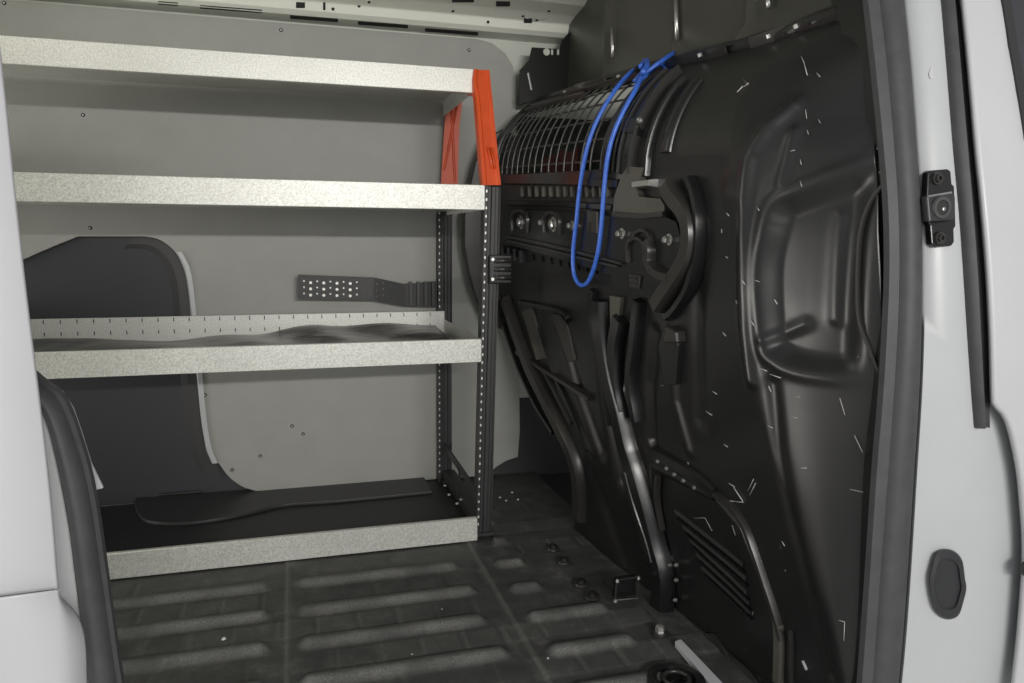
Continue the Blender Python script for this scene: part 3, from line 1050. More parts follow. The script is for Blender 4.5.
for x, y in [(519, 222), (551, 224)]:
    pts = [(x - 7, y + 8), (x - 7, y - 5), (x - 3, y - 11), (x + 4, y - 11), (x + 8, y - 5), (x + 8, y + 10)]
    rib('cup_rim', pts, 0.010, 0.008, M['satin'], base=0.012)
    stud(x, y, 0.012, 0.012, 0.010, hexa=False)
plate('slotted_tab', [(586, 210), (597, 211), (597, 234), (586, 232)], 0.018, M['satin'])
rib('tab_slot', [(590, 222), (590, 231)], 0.006, 0.020, M['slot'], n=5)
rib('arch_loop', [(628, 262), (627, 247), (630, 240), (637, 238), (643, 243), (644, 262)], 0.008, 0.008, M['satin'], base=0.012)
rib('arch_loop', [(633, 238), (636, 232), (643, 230), (649, 234), (651, 246)], 0.008, 0.008, M['satin'], base=0.012)
rib('pressed_ridge', [(646, 240), (648, 250), (648, 262), (655, 272), (668, 277)], 0.020, 0.016, M['satin'], base=0.012)
plate('small_badge_plate', [(628, 273), (640, 275), (638, 288), (629, 286)], 0.017, M['satin'], bevel=0.001)
rib('badge_bar', [(631, 277), (637, 278)], 0.004, 0.020, M['slot'], n=4)
rib('badge_bar', [(631, 282), (637, 283)], 0.004, 0.020, M['slot'], n=4)
for k in range(9):
    x = 523 + k * 9
    y0 = 252 + k * 2.0
    rib('serration', [(x, y0), (x + 1.2, y0 + 6)], 0.004, 0.005, M['dark_steel'], n=4)
# ---- latch block beside the upright
for k, (x, y) in enumerate([(502, 246), (508, 247), (514, 248), (520, 250)]):
    rib('spring_coil', [(x, y), (x + 0.5, y + 12)], 0.014, 0.016, M['dark_steel'], n=5)

# ---- struts and pressings of the lower part
rib('strut', [(503, 300), (512, 327), (523, 357), (538, 390), (557, 428), (569, 455), (575, 480), (576, 518)], 0.050, 0.020, M['satin'])
rib('strut_edge', [(500, 318), (509, 345), (520, 374), (536, 407), (552, 432)], 0.016, 0.012, M['dark_steel'])
rib('strut', [(596, 300), (599, 340), (606, 380), (614, 410), (622, 445), (630, 470), (640, 505), (650, 545), (657, 575), (655, 618)], 0.050, 0.026, M['dark_steel'])
rib('strut_face', [(624, 470), (632, 500), (642, 530), (650, 560)], 0.026, 0.029, M['dark_steel'])
rib('column', [(617, 318), (612, 345), (612, 380), (617, 410)], 0.040, 0.022, M['dark_steel'])
plate('wedge_plate', [(609, 295), (620, 297), (617, 325), (613, 350), (610, 330)], 0.010, M['olive'], bevel=0.001)
plate('window_strip', [(522, 311), (531, 307), (545, 358), (536, 360)], 0.006, M['olive'], bevel=0.002)
plate('window_strip', [(551, 315), (559, 314), (567, 325), (575, 360), (568, 362)], 0.006, M['satin'], bevel=0.002)
rib('cross_brace', [(519, 302), (540, 306), (562, 312), (567, 320)], 0.014, 0.014, M['dark_steel'])
rib('cross_brace', [(516, 352), (545, 371), (588, 398)], 0.014, 0.012, M['satin'])
rib('cross_brace', [(544, 372), (556, 395), (570, 423)], 0.010, 0.012, M['satin'])
rib('cross_brace', [(556, 380), (566, 400), (586, 450)], 0.010, 0.010, M['dark_steel'])
rib('column', [(592, 290), (590, 310), (594, 340), (602, 390), (610, 425)], 0.022, 0.014, M['dark_steel'])
rib('column', [(636, 300), (632, 340), (628, 380), (634, 420)], 0.024, 0.020, M['dark_steel'])
plate('boss_plate', [(664, 326), (674, 330), (678, 345), (675, 384), (664, 384), (658, 345)], 0.012, M['dark_steel'], bevel=0.004)
plate('boss_cap', [(665, 325), (676, 331), (677, 342), (661, 342)], 0.017, M['satin'], bevel=0.004)
# perforated strip and edge of the vent panel
for a, b in [((674, 512), (742, 566)), ((682, 527), (745, 580)), ((689, 540), (746, 594)), ((696, 555), (748, 604)), ((701, 568), (749, 613))]:
    rib('vent_slot', [a, b], 0.0095, 0.0012, M['slot'], base=-0.004, n=16)
    rib('vent_louvre', [(a[0] + 2, a[1] + 7), (b[0] + 1, b[1] + 6.5)], 0.0035, 0.004, M['dark_steel'], base=-0.005, n=16)
plate('access_hole', [(704, 634), (712, 636), (722, 648), (729, 661), (730, 672), (722, 675), (712, 668), (704, 654), (701, 644)], 0.001, M['slot'], base=-0.004, bevel=0)
pst = rib('hinge_strip', [(652, 452), (675, 465), (694, 477), (713, 494)], 0.026, 0.010, M['dark_steel'])
mb = MB()
for x, y in [(662, 460), (671, 467), (679, 473), (688, 479), (699, 486)]:
    yy, zc = PF(x, y)
    mb.lathe(SO(yy, zc, 0.009), SN(yy, zc), [(0, 0.0042), (0.0035, 0.0036)], 10)
mb.build('rivets', M['steel'], pst)
rib('vent_panel_edge', [(713, 494), (728, 505), (742, 525), (752, 550), (762, 580), (772, 610), (780, 640)], 0.012, 0.010, M['satin'])
rib('vent_panel_edge', [(656, 475), (655, 500), (660, 530)], 0.008, 0.008, M['satin'])
rib('end_post', [(776, 622), (777, 650), (776, 683)], 0.022, 0.008, M['olive'])
rib('end_post', [(789, 630), (790, 660), (790, 683)], 0.006, 0.006, M['satin'])
rib('white_chip', [(802, 661), (804, 665), (806, 670)], 0.005, 0.002, M['jamb'], n=5)
plate('small_pocket_plate', [(675, 622), (694, 640), (694, 652), (675, 634)], 0.006, M['olive'], bevel=0.001)
for x, y in [(669, 565), (675, 565), (675, 580), (674, 600)]:
    stud(x, y, 0.002, 0.003, 0.004)
# flange line beside the door seal
rib('flange_lip', [(880, 186), (868, 202), (859, 228), (856, 260), (856, 310), (860, 330), (869, 352), (877, 372)], 0.005, 0.004, M['satin'])
rib('edge_lip', [(879, 380), (877, 430), (872, 480), (866, 560), (862, 620), (860, 683)], 0.006, 0.004, M['satin'])

# ---- top flange with bolts, and the recessed upper panel above
rib('top_flange', [(0.02, ZTOP - 0.002), (0.35, ZTOP - 0.002), (0.8, ZTOP - 0.002), (1.25, ZTOP - 0.002)], 0.036, 0.014, M['dark_steel'], param=True, base=0.003)
rib('flange_lip', [(0.34, ZTOP - 0.012), (0.48, ZTOP - 0.010), (0.62, ZTOP - 0.006)], 0.006, 0.020, M['satin'], param=True)
rib('flange_lip', [(0.78, ZTOP - 0.012), (0.88, ZTOP - 0.010), (0.98, ZTOP - 0.006)], 0.006, 0.020, M['satin'], param=True)
rib('flange_lip', [(0.06, ZTOP - 0.004), (0.14, ZTOP - 0.002), (0.27, ZTOP - 0.012)], 0.006, 0.018, M['satin'], param=True)
for y in (0.21, 0.13, 0.40, 0.70, 1.0):
    n = SN(y, ZTOP - 0.016)
    mb = MB(); mb.lathe(SO(y, ZTOP - 0.016, 0.010), n, [(0, 0.005), (0.006, 0.0045)], 10); mb.build('bolt', M['steel'], part)
UX = 0.80
mb = MB()
zt_ = 1.385
zlow = lambda y: float(ZTOP + tilt(y, ZTOP)) - 0.01
rows = []
for y in np.linspace(-0.02, 1.345, 60):
    xs = 0.0
    for c in (0.33, 0.60, 0.97):
        xs += -0.016 * math.exp(-((y - c) / 0.014) ** 2)
    X_ = UX + xs
    x0_ = float(Xb(y, ZTOP) + DX(ZTOP))
    rows.append([Vector((x0_ - 0.004, y, zlow(y))), Vector((X_ - 0.02, y, zlow(y) + 0.02)), Vector((X_, y, zlow(y) + 0.05)), Vector((X_ + 0.01, y, zt_)), Vector((X_ + 0.016, y, zt_)),
                 Vector((X_ + 0.006, y, zlow(y) + 0.05)), Vector((x0_ + 0.01, y, zlow(y) - 0.004))])
mb.loft(rows, 0, True, True)
M['upper'] = new_mat('olive_black_steel', (0.06, 0.06, 0.05), 0.35)
up = mb.build('upper_panel', M['upper'], part, auto=35)
for px_, a, b in ((612, 28, 58), (676, -4, 40), (768, -6, 8)):
    p0, p1 = onX(px_, a, UX - 0.012), onX(px_ + 1, b, UX - 0.012)
    mb = MB(); mb.tube([p0, p0.lerp(p1, .5), p1], 0.005, 8); mb.build('rib_highlight', M['steel'], part, smooth=True)  # bright steel tubes stand for the light lines reflected along the panel ribs
fe = [(505, 128), (484, 138), (475, 162), (469, 190), (464, 215), (464, 245), (469, 275), (477, 302), (485, 322), (512, 334), (520, 300), (520, 140)]
mb = MB()
mb.prism([onY(x, y, 1.255) for x, y in fe], (0, 0.02, 0)); mb.build('far_flange', M['satin'], part, bevel=0.004)
# black corner bracket reaching the far wall
yb_ = 1.27
cb = [(519, 105), (520, 70), (529, 60), (532, 47), (560, 49), (562, 40), (590, 10), (625, 10), (625, 60), (560, 95)]
mb = MB()
mb.prism([onY(x, y, yb_) for x, y in cb], (0, 0.006, 0))
cbo = mb.build('corner_bracket', M['dark_steel'], part, bevel=0.002)
for (x, y, r, m_) in [(546.5, 52, 0.010, M['body'])]:
    mb = MB(); mb.lathe(onY(x, y, yb_ - 0.001), (0, -1, 0), [(0, r), (0.0015, r)], 20); mb.build('hole', m_, cbo)
for x in (552, 558):
    p = onY(x, 52, yb_ - 0.001)
    mb = MB(); mb.box((p.x - 0.003, p.y - 0.0015, p.z - 0.008), (p.x + 0.003, p.y + 0.001, p.z + 0.007)); mb.build('hole', M['body'], cbo)
p0, p1 = onY(528, 73, yb_ - 0.003), onY(531.5, 90, yb_ - 0.003)
mb = MB(); mb.tube([p0, p1], 0.004, 8); mb.build('bright_edge', M['steel'], cbo)

# ---- hinge clamp on the front upright
mb = MB()
a, b = onY(489, 255, YF), onY(511, 283, YF)
mb.box((a.x, YF - 0.006, b.z), (b.x, YF + 0.004, a.z))
hc = mb.build('hinge_clamp', M['dark_steel'], shelf, bevel=0.002)
for k in range(3):
    z = b.z + (a.z - b.z) * (0.2 + 0.3 * k)
    mb = MB(); mb.tube([Vector((a.x + 0.012, YF - 0.010, z)), Vector((b.x - 0.002, YF - 0.010, z))], 0.006, 8)
    mb.build('knuckle', M['satin'], hc, smooth=True)
for zq in (0.15, 0.85):
    mb = MB(); mb.lathe((a.x + 0.007, YF - 0.006, b.z + (a.z - b.z) * zq), (0, -1, 0), [(0, 0.005), (0.004, 0.004)], 8)
    mb.build('bolt', M['steel'], hc)

# ---- blue cord: loop over the grille
cord = thing('blue_cord', 'bright blue cord looped over the wire grille of the partition', 'cord', tuple(SO(*PF(585, 200), 0.02)))


def cord_pts(px, off=0.022, n=70):
    pr = spline(px, n)
    return [SO(*PF(x, y, off), off) for x, y in pr]


mb = MB()
mb.tube(cord_pts([(640, 73), (627, 81), (614, 95), (601, 115), (591, 136), (584, 160), (579, 190), (576, 220), (573, 248), (573, 268), (576, 279), (581, 284), (587, 281),
                  (593, 268), (598, 248), (601, 222), (603, 195), (606, 165), (611, 142), (620, 120), (632, 98), (638, 85), (648, 77), (658, 70), (666, 64)], 0.024, 130), 0.0046, 10)
mb.build('loop', M['blue'], cord, smooth=True)
mb = MB()
ty = S(*PF(634, 84, 0.022)).y - 0.005
mb.tube([onY(x, y, ty + d) for (x, y), d in zip([(634, 82), (640, 75), (649, 70), (658, 66), (666, 62)], (0, -0.004, 0.004, 0.01, 0.02))], 0.0046, 10)
mb.tube([onY(x, y, ty + d) for (x, y), d in zip([(634, 88), (642, 79), (650, 75), (659, 71), (667, 66)], (0, -0.008, 0.0, 0.006, 0.02))], 0.0042, 10)
mb.tube([onY(x, y, ty + d) for (x, y), d in zip([(633, 92), (643, 88), (652, 82), (660, 74)], (0.004, 0.0, 0.004, 0.02))], 0.0028, 10)
mb.build('tail', M['blue'], cord, smooth=True)
mb = MB()
mb.tube(cord_pts([(634, 80), (638, 74), (640, 79), (637, 85)], 0.032, 14), 0.0055, 10)
mb.build('knot', M['blue'], cord, smooth=True)
mb = MB()
mb.tube(cord_pts([(630, 80), (633, 78)], 0.024, 6), 0.0062, 10)
mb.build('sleeve', M['slot'], cord, smooth=True)

# ---- seat backs of the cab, seen through the grille
sb = thing('cab_seat', 'grey green cab seat back seen through the wire grille', 'seat', (0.92, 0.9, 0.4))
rows = []
for z in np.linspace(0.35, 1.02, 22):
    r_ = []
    for y in np.linspace(0.55, 1.2, 30):
        t = (y - 0.55) / 0.65
        bulge = 0.05 * math.sin(t * math.pi) ** 0.5 + 0.015 * math.cos(t * 18) * (0.2 < t < 0.8)
        top = 0.12 * max(0, (z - 0.85) / 0.17) ** 2
        r_.append(Vector((0.80 - bulge + top + 0.06 * (z - 0.3), y, z)))
    rows.append(r_)
mb = MB(); mb.loft(rows)
mb.build('backrest', M['seat'], sb, smooth=True, solid=0.05)
rb = MB()
pts = []
rows = []
for i, y in enumerate(np.linspace(0.92, 1.18, 14)):
    rows.append([Vector((0.70 + 0.01 * math.sin(i), y, z + 0.006 * math.sin(i * 1.7))) for z in np.linspace(0.80, 0.90, 6)])
rb.loft(rows)
o = rb.build('red_cloth', M['red'], smooth=True, solid=0.01)
tag(o, 'dark red cloth hanging on the cab side of the wire grille', 'cloth')

# ================================================================== DOOR OPENING, NEAR SIDE
def PB(px, py, off=0.0):
    d = ray(px, py)
    Y = 0.0
    for _ in range(30):
        p = CAM + d * ((Y + off - CAM.y) / d.y)
        Y = yj(p.z)
    return CAM + d * ((Y + off - CAM.y) / d.y)


def body_line(px, off, n=40):
    """photograph line -> points on the body surface, then extended up and down"""
    return [PB(x, y, off) for x, y in spline(px, n)]


def skin(name, lines, mat, parent=None, th=0.0, smooth=True, bevel=0):
    mb = MB()
    mb.loft(list(map(list, zip(*lines))))
    o = mb.build(name, mat, parent, smooth=smooth, solid=th)
    return o


# right weatherstrip: bulb plus inner flap
inner = [(856, -85), (866, -14), (868, 0), (876, 70), (884, 150), (888.5, 210), (889.5, 270), (887, 335), (883, 400), (877, 470), (871, 560), (866, 630), (862, 683), (860, 700)]
midl = [(868, -85), (877, -14), (879, 0), (887, 70), (894, 150), (898, 210), (899, 270), (897, 335), (893, 400), (888, 470), (881, 560), (876, 630), (872, 683), (870, 700)]
outer = [(891, -85), (899, -14), (901, 0), (908, 70), (914, 150), (918, 210), (919, 270), (918.5, 335), (916, 400), (911.5, 470), (906, 560), (901, 630), (896, 683), (894, 700)]
ws = thing('weatherstrip', 'dark grey rubber door seal down the front edge of the door opening', 'door seal', tuple(PB(890, 300)))
L1, L2, L3 = body_line(inner, 0.0), body_line(midl, -0.004), body_line(outer, -0.002)
rows = []
for a, b, c in zip(L1, L2, L3):
    r_ = []
    w = (c - b)
    for k in range(11):
        th = math.pi * k / 10
        r_.append(b.lerp(c, 0.5 - 0.5 * math.cos(th)) + Vector((0, -0.014 * math.sin(th), 0)))
    r_ += [c + Vector((0, 0.012, 0)), b + Vector((0, 0.012, 0))]
    rows.append(r_)
mb = MB(); mb.loft(rows, 0, True, True); mb.build('bulb', M['rubber'], ws, auto=60)
rows = [[a, b + Vector((0.001, -0.001, 0)), b + Vector((0.001, 0.008, 0)), a + Vector((0, 0.010, 0))] for a, b in zip(L1, L2)]
mb = MB(); mb.loft(rows, 0, True, True); mb.build('flap', M['rubber'], ws, auto=60)

# B-pillar jamb
pj = thing('wall_near', None, None, tuple(PB(940, 300)))
a_line = outer
b_line = [(934, -85), (940, -14), (942, 0), (948, 70), (954, 150), (960, 210), (964, 270), (968, 335), (975, 400), (982, 430), (990, 500), (996, 560), (992, 630), (985, 683), (983, 700)]
c_line = [(951, -85), (958, -14), (961, 0), (968, 70), (976, 150), (982, 210), (987, 270), (991, 335), (1000, 410), (1012, 440), (1022, 500), (1024, 560), (1018, 630), (1008, 683), (1005, 700)]
n_ = 46
la = [PB(x, y, 0.006) for x, y in spline(a_line, n_)]
la2 = [PB(x + 6, y, -0.004) for x, y in spline(a_line, n_)]
lm = [p.lerp(q, .5) + Vector((0, -0.006, 0)) for p, q in zip(la2, [PB(x, y, -0.006) for x, y in spline(b_line, n_)])]
lb = [PB(x, y, -0.008) for x, y in spline(b_line, n_)]
lb2 = [PB(x + 5, y, -0.006) for x, y in spline(b_line, n_)]
lc = [PB(x, y, -0.002) for x, y in spline(c_line, n_)]
lc2 = [p + Vector((0.10, 0.012, 0)) for p in lc]
mb = MB(); mb.loft(list(map(list, zip(la, la2, lm, lb, lb2, lc, lc2))))
pill = mb.build('pillar_skin', M['jamb'], pj, auto=80, solid=0.003)
pj['kind'] = 'structure'; pj['label'] = 'white painted door pillar at the front edge of the opening'; pj['category'] = 'pillar'
# inner closing of the pillar so that no light passes behind the seal
mb = MB()
rows = [[p + Vector((0.006, 0.010, 0)), p + Vector((0.006, 0.06, 0)), p + Vector((0.03, 0.10, 0)), p + Vector((0.25, 0.10, 0))] for p in L1]
mb.loft(rows); mb.build('pillar_inner', M['dark_steel'], pj, solid=0.003)

# white sealer drop on the pillar
mb = MB()
c = [(934, 52), (935.5, 64), (935.5, 76), (933, 79), (930, 78), (929, 74), (931, 68), (933, 60)]
mb.prism([PB(x, y, -0.0115) for x, y in c], (0, 0.008, 0)); mb.build('sealer_drop', M['white'], pj)

# black rubber channel at the rear edge of the front door
ch = thing('door_gap_seal', 'black rubber channel between the white pillar and the front door', 'door seal', tuple(PB(980, 300)))
e0 = [(934, -85), (940, -14), (943, 0), (949, 70), (955.5, 150), (961, 210), (965.5, 270), (970, 340), (974, 400), (976, 428)]
e1 = [(946, -85), (952, -14), (955, 0), (961, 70), (968, 150), (973, 210), (977.5, 270), (981, 340), (984, 400), (985.5, 428)]
e2 = [(949, -85), (956, -14), (959, 0), (966, 70), (973, 150), (979, 210), (984, 270), (987.5, 340), (989.5, 400), (990, 428)]
k0, k1, k2 = [[PB(x, y, o_) for x, y in spline(e, 30)] for e, o_ in ((e0, -0.014), (e1, -0.020), (e2, -0.016))]
rows = [[a, a.lerp(b, .3) + Vector((0, -0.004, 0)), a.lerp(b, .8) + Vector((0, -0.004, 0)), b, b + Vector((0, 0.025, 0)), a + Vector((0, 0.022, 0))] for a, b in zip(k0, k1)]
mb = MB(); mb.loft(rows, 0, True, True); mb.build('lip', M['rubber'], ch, auto=40)
rows = [[a + Vector((0.001, 0.008, 0)), b, b + Vector((0, 0.025, 0)), a + Vector((0.001, 0.028, 0))] for a, b in zip(k1, k2)]
mb = MB(); mb.loft(rows, 0, True, True); mb.build('channel', M['rubber_dark'], ch)

# front door (door_1): outer skin with rounded rear edge, window frame and glass
d1 = thing('door_1', None, None, tuple(PB(1010, 300, -0.03)))
d1['kind'] = 'structure'; d1['label'] = 'white front door of the van at the right edge'; d1['category'] = 'door'
f0 = [(950, -85), (957, -14), (960, 0), (967, 70), (974, 150), (980, 210), (985, 270), (988.5, 340), (990, 395), (992, 405), (1001, 415), (1008, 432), (1016, 470), (1020, 510), (1022, 545), (1021, 580), (1016, 640), (1011, 683), (1009, 700)]
nn_ = 60
g0 = [PB(x, y, -0.012) for x, y in spline(f0, nn_)]
g1 = [PB(x + 1.0, y, -0.024) for x, y in spline(f0, nn_)]
g2 = [PB(x + 3.5, y, -0.030) for x, y in spline(f0, nn_)]
g2b = [p + Vector((0.006, -0.0004, 0)) for p in g2]
g3 = [p + Vector((0.03, -0.0015, 0)) for p in g2]
g4 = [Vector((p.x + 0.22, p.y - 0.008, p.z)) for p in g2]
rows = []
for q in zip(g0, g1, g2, g2b, g3, g4):
    rows.append(list(q))
mb = MB(); mb.loft(rows); mb.build('door_skin', M['white'], d1, smooth=True, solid=0.002)
mb = MB()
w0 = [PB(x, y, -0.037) for x, y in [(1000, -14), (1003, 0), (1010, 45), (1018, 90), (1026, 140)]]
w1 = [PB(x + 8, y, -0.037) for x, y in [(1000, -14), (1003, 0), (1010, 45), (1018, 90), (1026, 140)]]
rows = [[a, b, b + Vector((0, 0.010, 0)), a + Vector((0, 0.010, 0))] for a, b in zip(w0, w1)]
mb.loft(rows, 0, True, True); mb.build('window_seal', M['rubber_dark'], d1)
mb = MB()
rows = [[b + Vector((0, 0.001, 0)), b + Vector((0.12, -0.002, 0)), b + Vector((0.12, 0.004, 0)), b + Vector((0, 0.005, 0))] for b in w1]
mb.loft(rows, 0, True, True); mb.build('window_pane', M['recess'], d1)
mb = MB()
p = PB(1023, 568, -0.034)
mb.lathe(p + Vector((0.006, 0, 0)), (0, -1, 0), [(0, 0.012), (0.006, 0.011)], 16); mb.build('lock_button', M['plug'], d1)

# guide bracket on the pillar
gb = thing('pillar_guide_bracket', 'black bolted guide bracket with round socket on the white pillar', 'bracket', tuple(PB(938, 208, -0.015)))
oo = -0.013


def pbpoly(L, off):
    return [PB(x + 2.5, y, off) for x, y in L]


mb = MB()
out = [(925.5, 173), (928, 170.5), (945, 169), (948.5, 171), (949.5, 184), (952, 186), (953.5, 226), (951.5, 229), (952, 242), (949, 246), (933, 247), (929.5, 244), (928, 226), (926, 222), (924.5, 198)]
mb.prism(pbpoly(out, oo - 0.004), (0, 0.010, 0)); mb.build('base', M['dark_steel'], gb, bevel=0.0015)
mb = MB()
mb.prism(pbpoly([(924.5, 196), (949.5, 192), (953, 196), (953.5, 220), (927, 222)], oo - 0.014), (0, 0.011, 0)); mb.build('block', M['plug'], gb, bevel=0.002)
c = PB(941, 207.5, oo - 0.0145)
mb = MB(); mb.lathe(c, (0, -1, 0), [(0, 0.0145), (0.003, 0.0135), (0.003, 0.0095), (0.0005, 0.0085)], 28); mb.build('ring', M['rubber'], gb, auto=40)
mb = MB(); mb.lathe(c + Vector((0, -0.0006, 0)), (0, -1, 0), [(0, 0.0085), (0.001, 0.0085)], 24); mb.build('socket', M['slot'], gb)
mb = MB(); mb.lathe(c + Vector((0.002, -0.001, -0.002)), (0, -1, 0), [(0, 0.0035), (0.0025, 0.0025)], 12); mb.build('socket_pin', M['steel'], gb, smooth=True)
for x, y in ((934, 178.5), (936.5, 238)):
    mb = MB(); q_ = PB(x + 2.5, y, oo - 0.004)
    mb.lathe(q_, (0, -1, 0), [(0, 0.0085), (0.003, 0.008), (0.003, 0.0055), (0.006, 0.005), (0.006, 0.0028), (0.003, 0.0025)], 14)
    mb.build('bolt', M['satin'], gb, auto=40)
mb = MB(); a, b = PB(928, 196.5, oo - 0.0145), PB(951.5, 192.5, oo - 0.0145)
mb.tube([a, b], 0.0014, 6); mb.build('bright_edge', M['steel'], gb)

# oval rubber plug
pg = thing('pillar_plug', 'dark oval rubber plug low on the white pillar', 'plug', tuple(PB(948, 584, -0.012)))
oc = [(938, 551), (944, 549), (952, 550), (959, 555), (963, 563), (965, 578), (966.5, 588), (964, 600), (960, 613), (955, 618), (947, 619.5), (939, 616), (934, 608), (931, 595), (929.5, 579), (932, 566), (935, 555)]
oc = [tuple(q) for q in spline(oc + [oc[0]], 72)][:-1]
cx_, cy_ = 948, 584
rows = []
for sc, off in ((1.0, 0.004), (1.0, -0.013), (0.96, -0.017), (0.74, -0.019), (0.68, -0.0165), (0.3, -0.0165)):
    rows.append([PB(cx_ + (x - cx_) * sc, cy_ + (y - cy_) * sc, off) for x, y in oc])
mb = MB(); mb.loft(rows, 0, True, True); mb.build('cap', M['plug'], pg, auto=30)

# ---- sliding door, pushed back to the left (door_2)
d2 = thing('door_2', None, None, (-0.4, -0.18, 0.3))
d2['kind'] = 'structure'; d2['label'] = 'white sliding side door pushed open at the left edge'; d2['category'] = 'door'
e_ = [(-24, -150), (-9, -20), (-3, 30), (6, 110), (14, 190), (23, 270), (32, 345), (39, 400), (46, 460), (52, 520), (56, 570), (58, 590)]
m_ = 40
so = -0.075
h0 = [PB(x, y, so + 0.022) for x, y in spline(e_, m_)]
h1 = [PB(x - 0.3, y, so + 0.004) for x, y in spline(e_, m_)]
h2 = [PB(x - 2.5, y, so) for x, y in spline(e_, m_)]
h3 = [p + Vector((-0.08, -0.004, 0)) for p in h2]
h4 = [p + Vector((-0.40, -0.012, 0)) for p in h2]
mb = MB(); mb.loft(list(map(list, zip(h0, h1, h2, h3, h4)))); mb.build('upper_skin', M['white'], d2, smooth=True, solid=0.002)
# moulding crease and lower skin
lo = [(58, 590), (60, 597), (70, 607), (78, 618), (83, 632), (85.5, 650), (86.5, 683), (86.5, 705)]
cr = [(56.5, 590), (57, 597), (58, 607), (58, 618), (57.5, 632), (57, 650), (57, 683), (57, 705)]
n2 = 26
j0 = [PB(x, y, so + 0.030) for x, y in spline(lo, n2)]
j1 = [PB(x - 1.5, y, so + 0.018) for x, y in spline(lo, n2)]
jm = [PB(0.5 * (a[0] + b[0]), 0.5 * (a[1] + b[1]), so + 0.004) for a, b in zip(spline(lo, n2), spline(cr, n2))]
j2 = [PB(x, y, so - 0.010) for x, y in spline(cr, n2)]
j3 = [p + Vector((-0.05, -0.003, 0)) for p in j2]
j4 = [p + Vector((-0.40, -0.012, 0)) for p in j2]
mb = MB(); mb.loft(list(map(list, zip(j0, j1, jm, j2, j3, j4)))); mb.build('lower_skin', M['white'], d2, smooth=True, solid=0.002)
mb = MB()
a, b = PB(58, 590, so), PB(58, 601, so)
secs = []
for t in np.linspace(0, 1, 6):
    X_ = a.x + 0.001 - 0.45 * t
    secs.append([Vector((X_, a.y - 0.012 * t + 0.006, a.z)), Vector((X_, a.y - 0.003 - 0.012 * t, a.z - 0.002)), Vector((X_, b.y - 0.010 - 0.012 * t, b.z)), Vector((X_, b.y + 0.004 - 0.012 * t, b.z))])
mb.loft(secs, 0, True, True); mb.build('moulding', M['white'], d2, bevel=0.002)

# ---- left rear edge of the opening: jamb strip and its seal
lw = thing('weatherstrip', 'dark rubber door seal curving down the rear edge of the opening beside the sliding door', 'door seal', tuple(PB(90, 550)))
si = [(20, 366), (40, 383), (55, 394), (66, 412), (76, 440), (85, 470), (93, 510), (99, 550), (106, 600), (113, 650), (118, 683), (121, 705)]
sx_ = [(8, 386), (30, 398), (42, 410), (50, 430), (57, 460), (63, 490), (70, 530), (75, 570), (80, 610), (85, 650), (89, 683), (92, 705)]
n3 = 50
A_ = [PB(x, y, 0.0) for x, y in spline(si, n3)]
B_ = [PB(x, y, -0.004) for x, y in spline(sx_, n3)]
rows = []
for a, b in zip(A_, B_):
    r_ = []
    for k in range(11):
        th = math.pi * k / 10
        r_.append(b.lerp(a, 0.5 - 0.5 * math.cos(th)) + Vector((0, -0.015 * math.sin(th), 0)))
    r_ += [a + Vector((0, 0.010, 0)), b + Vector((0, 0.010, 0))]
    rows.append(r_)
mb = MB(); mb.loft(rows, 0, True, True); mb.build('bulb', M['rubber'], lw, auto=60)
rows = [[a + Vector((-0.002, -0.002, 0)), a + Vector((0.004, -0.003, 0.002)), a + Vector((0.004, 0.008, 0.002)), a + Vector((-0.002, 0.008, 0))] for a in A_]
mb = MB(); mb.loft(rows, 0, True, True); mb.build('flap', M['rubber'], lw, auto=60)
mb = MB()
rows = [[b + Vector((0.006, 0.004, 0)), b + Vector((-0.004, 0.0, 0)), b + Vector((-0.03, -0.002, 0)), b + Vector((-0.10, 0.0, 0)), b + Vector((-0.25, 0.006, 0))] for b in B_]
mb.loft(rows)
o = mb.build('trim_4', M['jamb'], smooth=True, solid=0.003); struct(o, 'pale jamb strip between the sliding door and the rubber seal', 'pillar')
# quarter panel body behind the sliding door (closes the cargo bay)
mb = MB()
rows = []
ztop_ = A_[0].z
for z in np.linspace(-0.14, 1.39, 30):
    if z < ztop_:
        zs_ = np.array([p.z for p in A_][::-1]); xs_ = np.array([p.x for p in A_][::-1])
        xr = float(np.interp(z, zs_, xs_)) - 0.010
    else:
        xr = A_[0].x - 0.010 - 0.10 * min(1, (z - ztop_) / 0.2)
    rows.append([Vector((-1.62, yj(z) + 0.014, z)), Vector((xr, yj(z) + 0.014, z)), Vector((xr - 0.008, yj(z) + 0.05, z)), Vector((xr - 0.06, yj(z) + 0.06, z))])
mb.loft(rows)
o = mb.build('trim_5', M['body'], solid=0.004); struct(o, 'inner quarter panel behind the rear edge of the opening', 'wall')
# light metal flange inside the seal
fl = [(44, 388), (60, 396), (70, 420), (80, 455), (92, 485), (100, 489), (90, 489)]
mb = MB()
mb.prism([PB(x, y, 0.03) for x, y in [(44, 383), (62, 391), (73, 408), (82, 434), (91, 463), (103, 488), (92, 491), (80, 470), (60, 430)]], (0, 0.003, 0))
o = mb.build('trim_6', M['jamb']); struct(o, 'light metal flange edge peeking past the rear door seal', 'trim')

# header above the opening and sill below
mb = MB()
mb.box((-1.62, -0.05, 1.29), (1.9, 0.03, 1.39))
o = mb.build('trim_7', M['body'], bevel=0.01); struct(o, 'roof side rail above the door opening', 'trim')
mb = MB()
mb.box((-1.62, -0.14, -0.38), (1.9, -0.11, FZ - 0.01))
o = mb.build('trim_8', M['white'], bevel=0.006); struct(o, 'white door sill below the opening', 'sill')
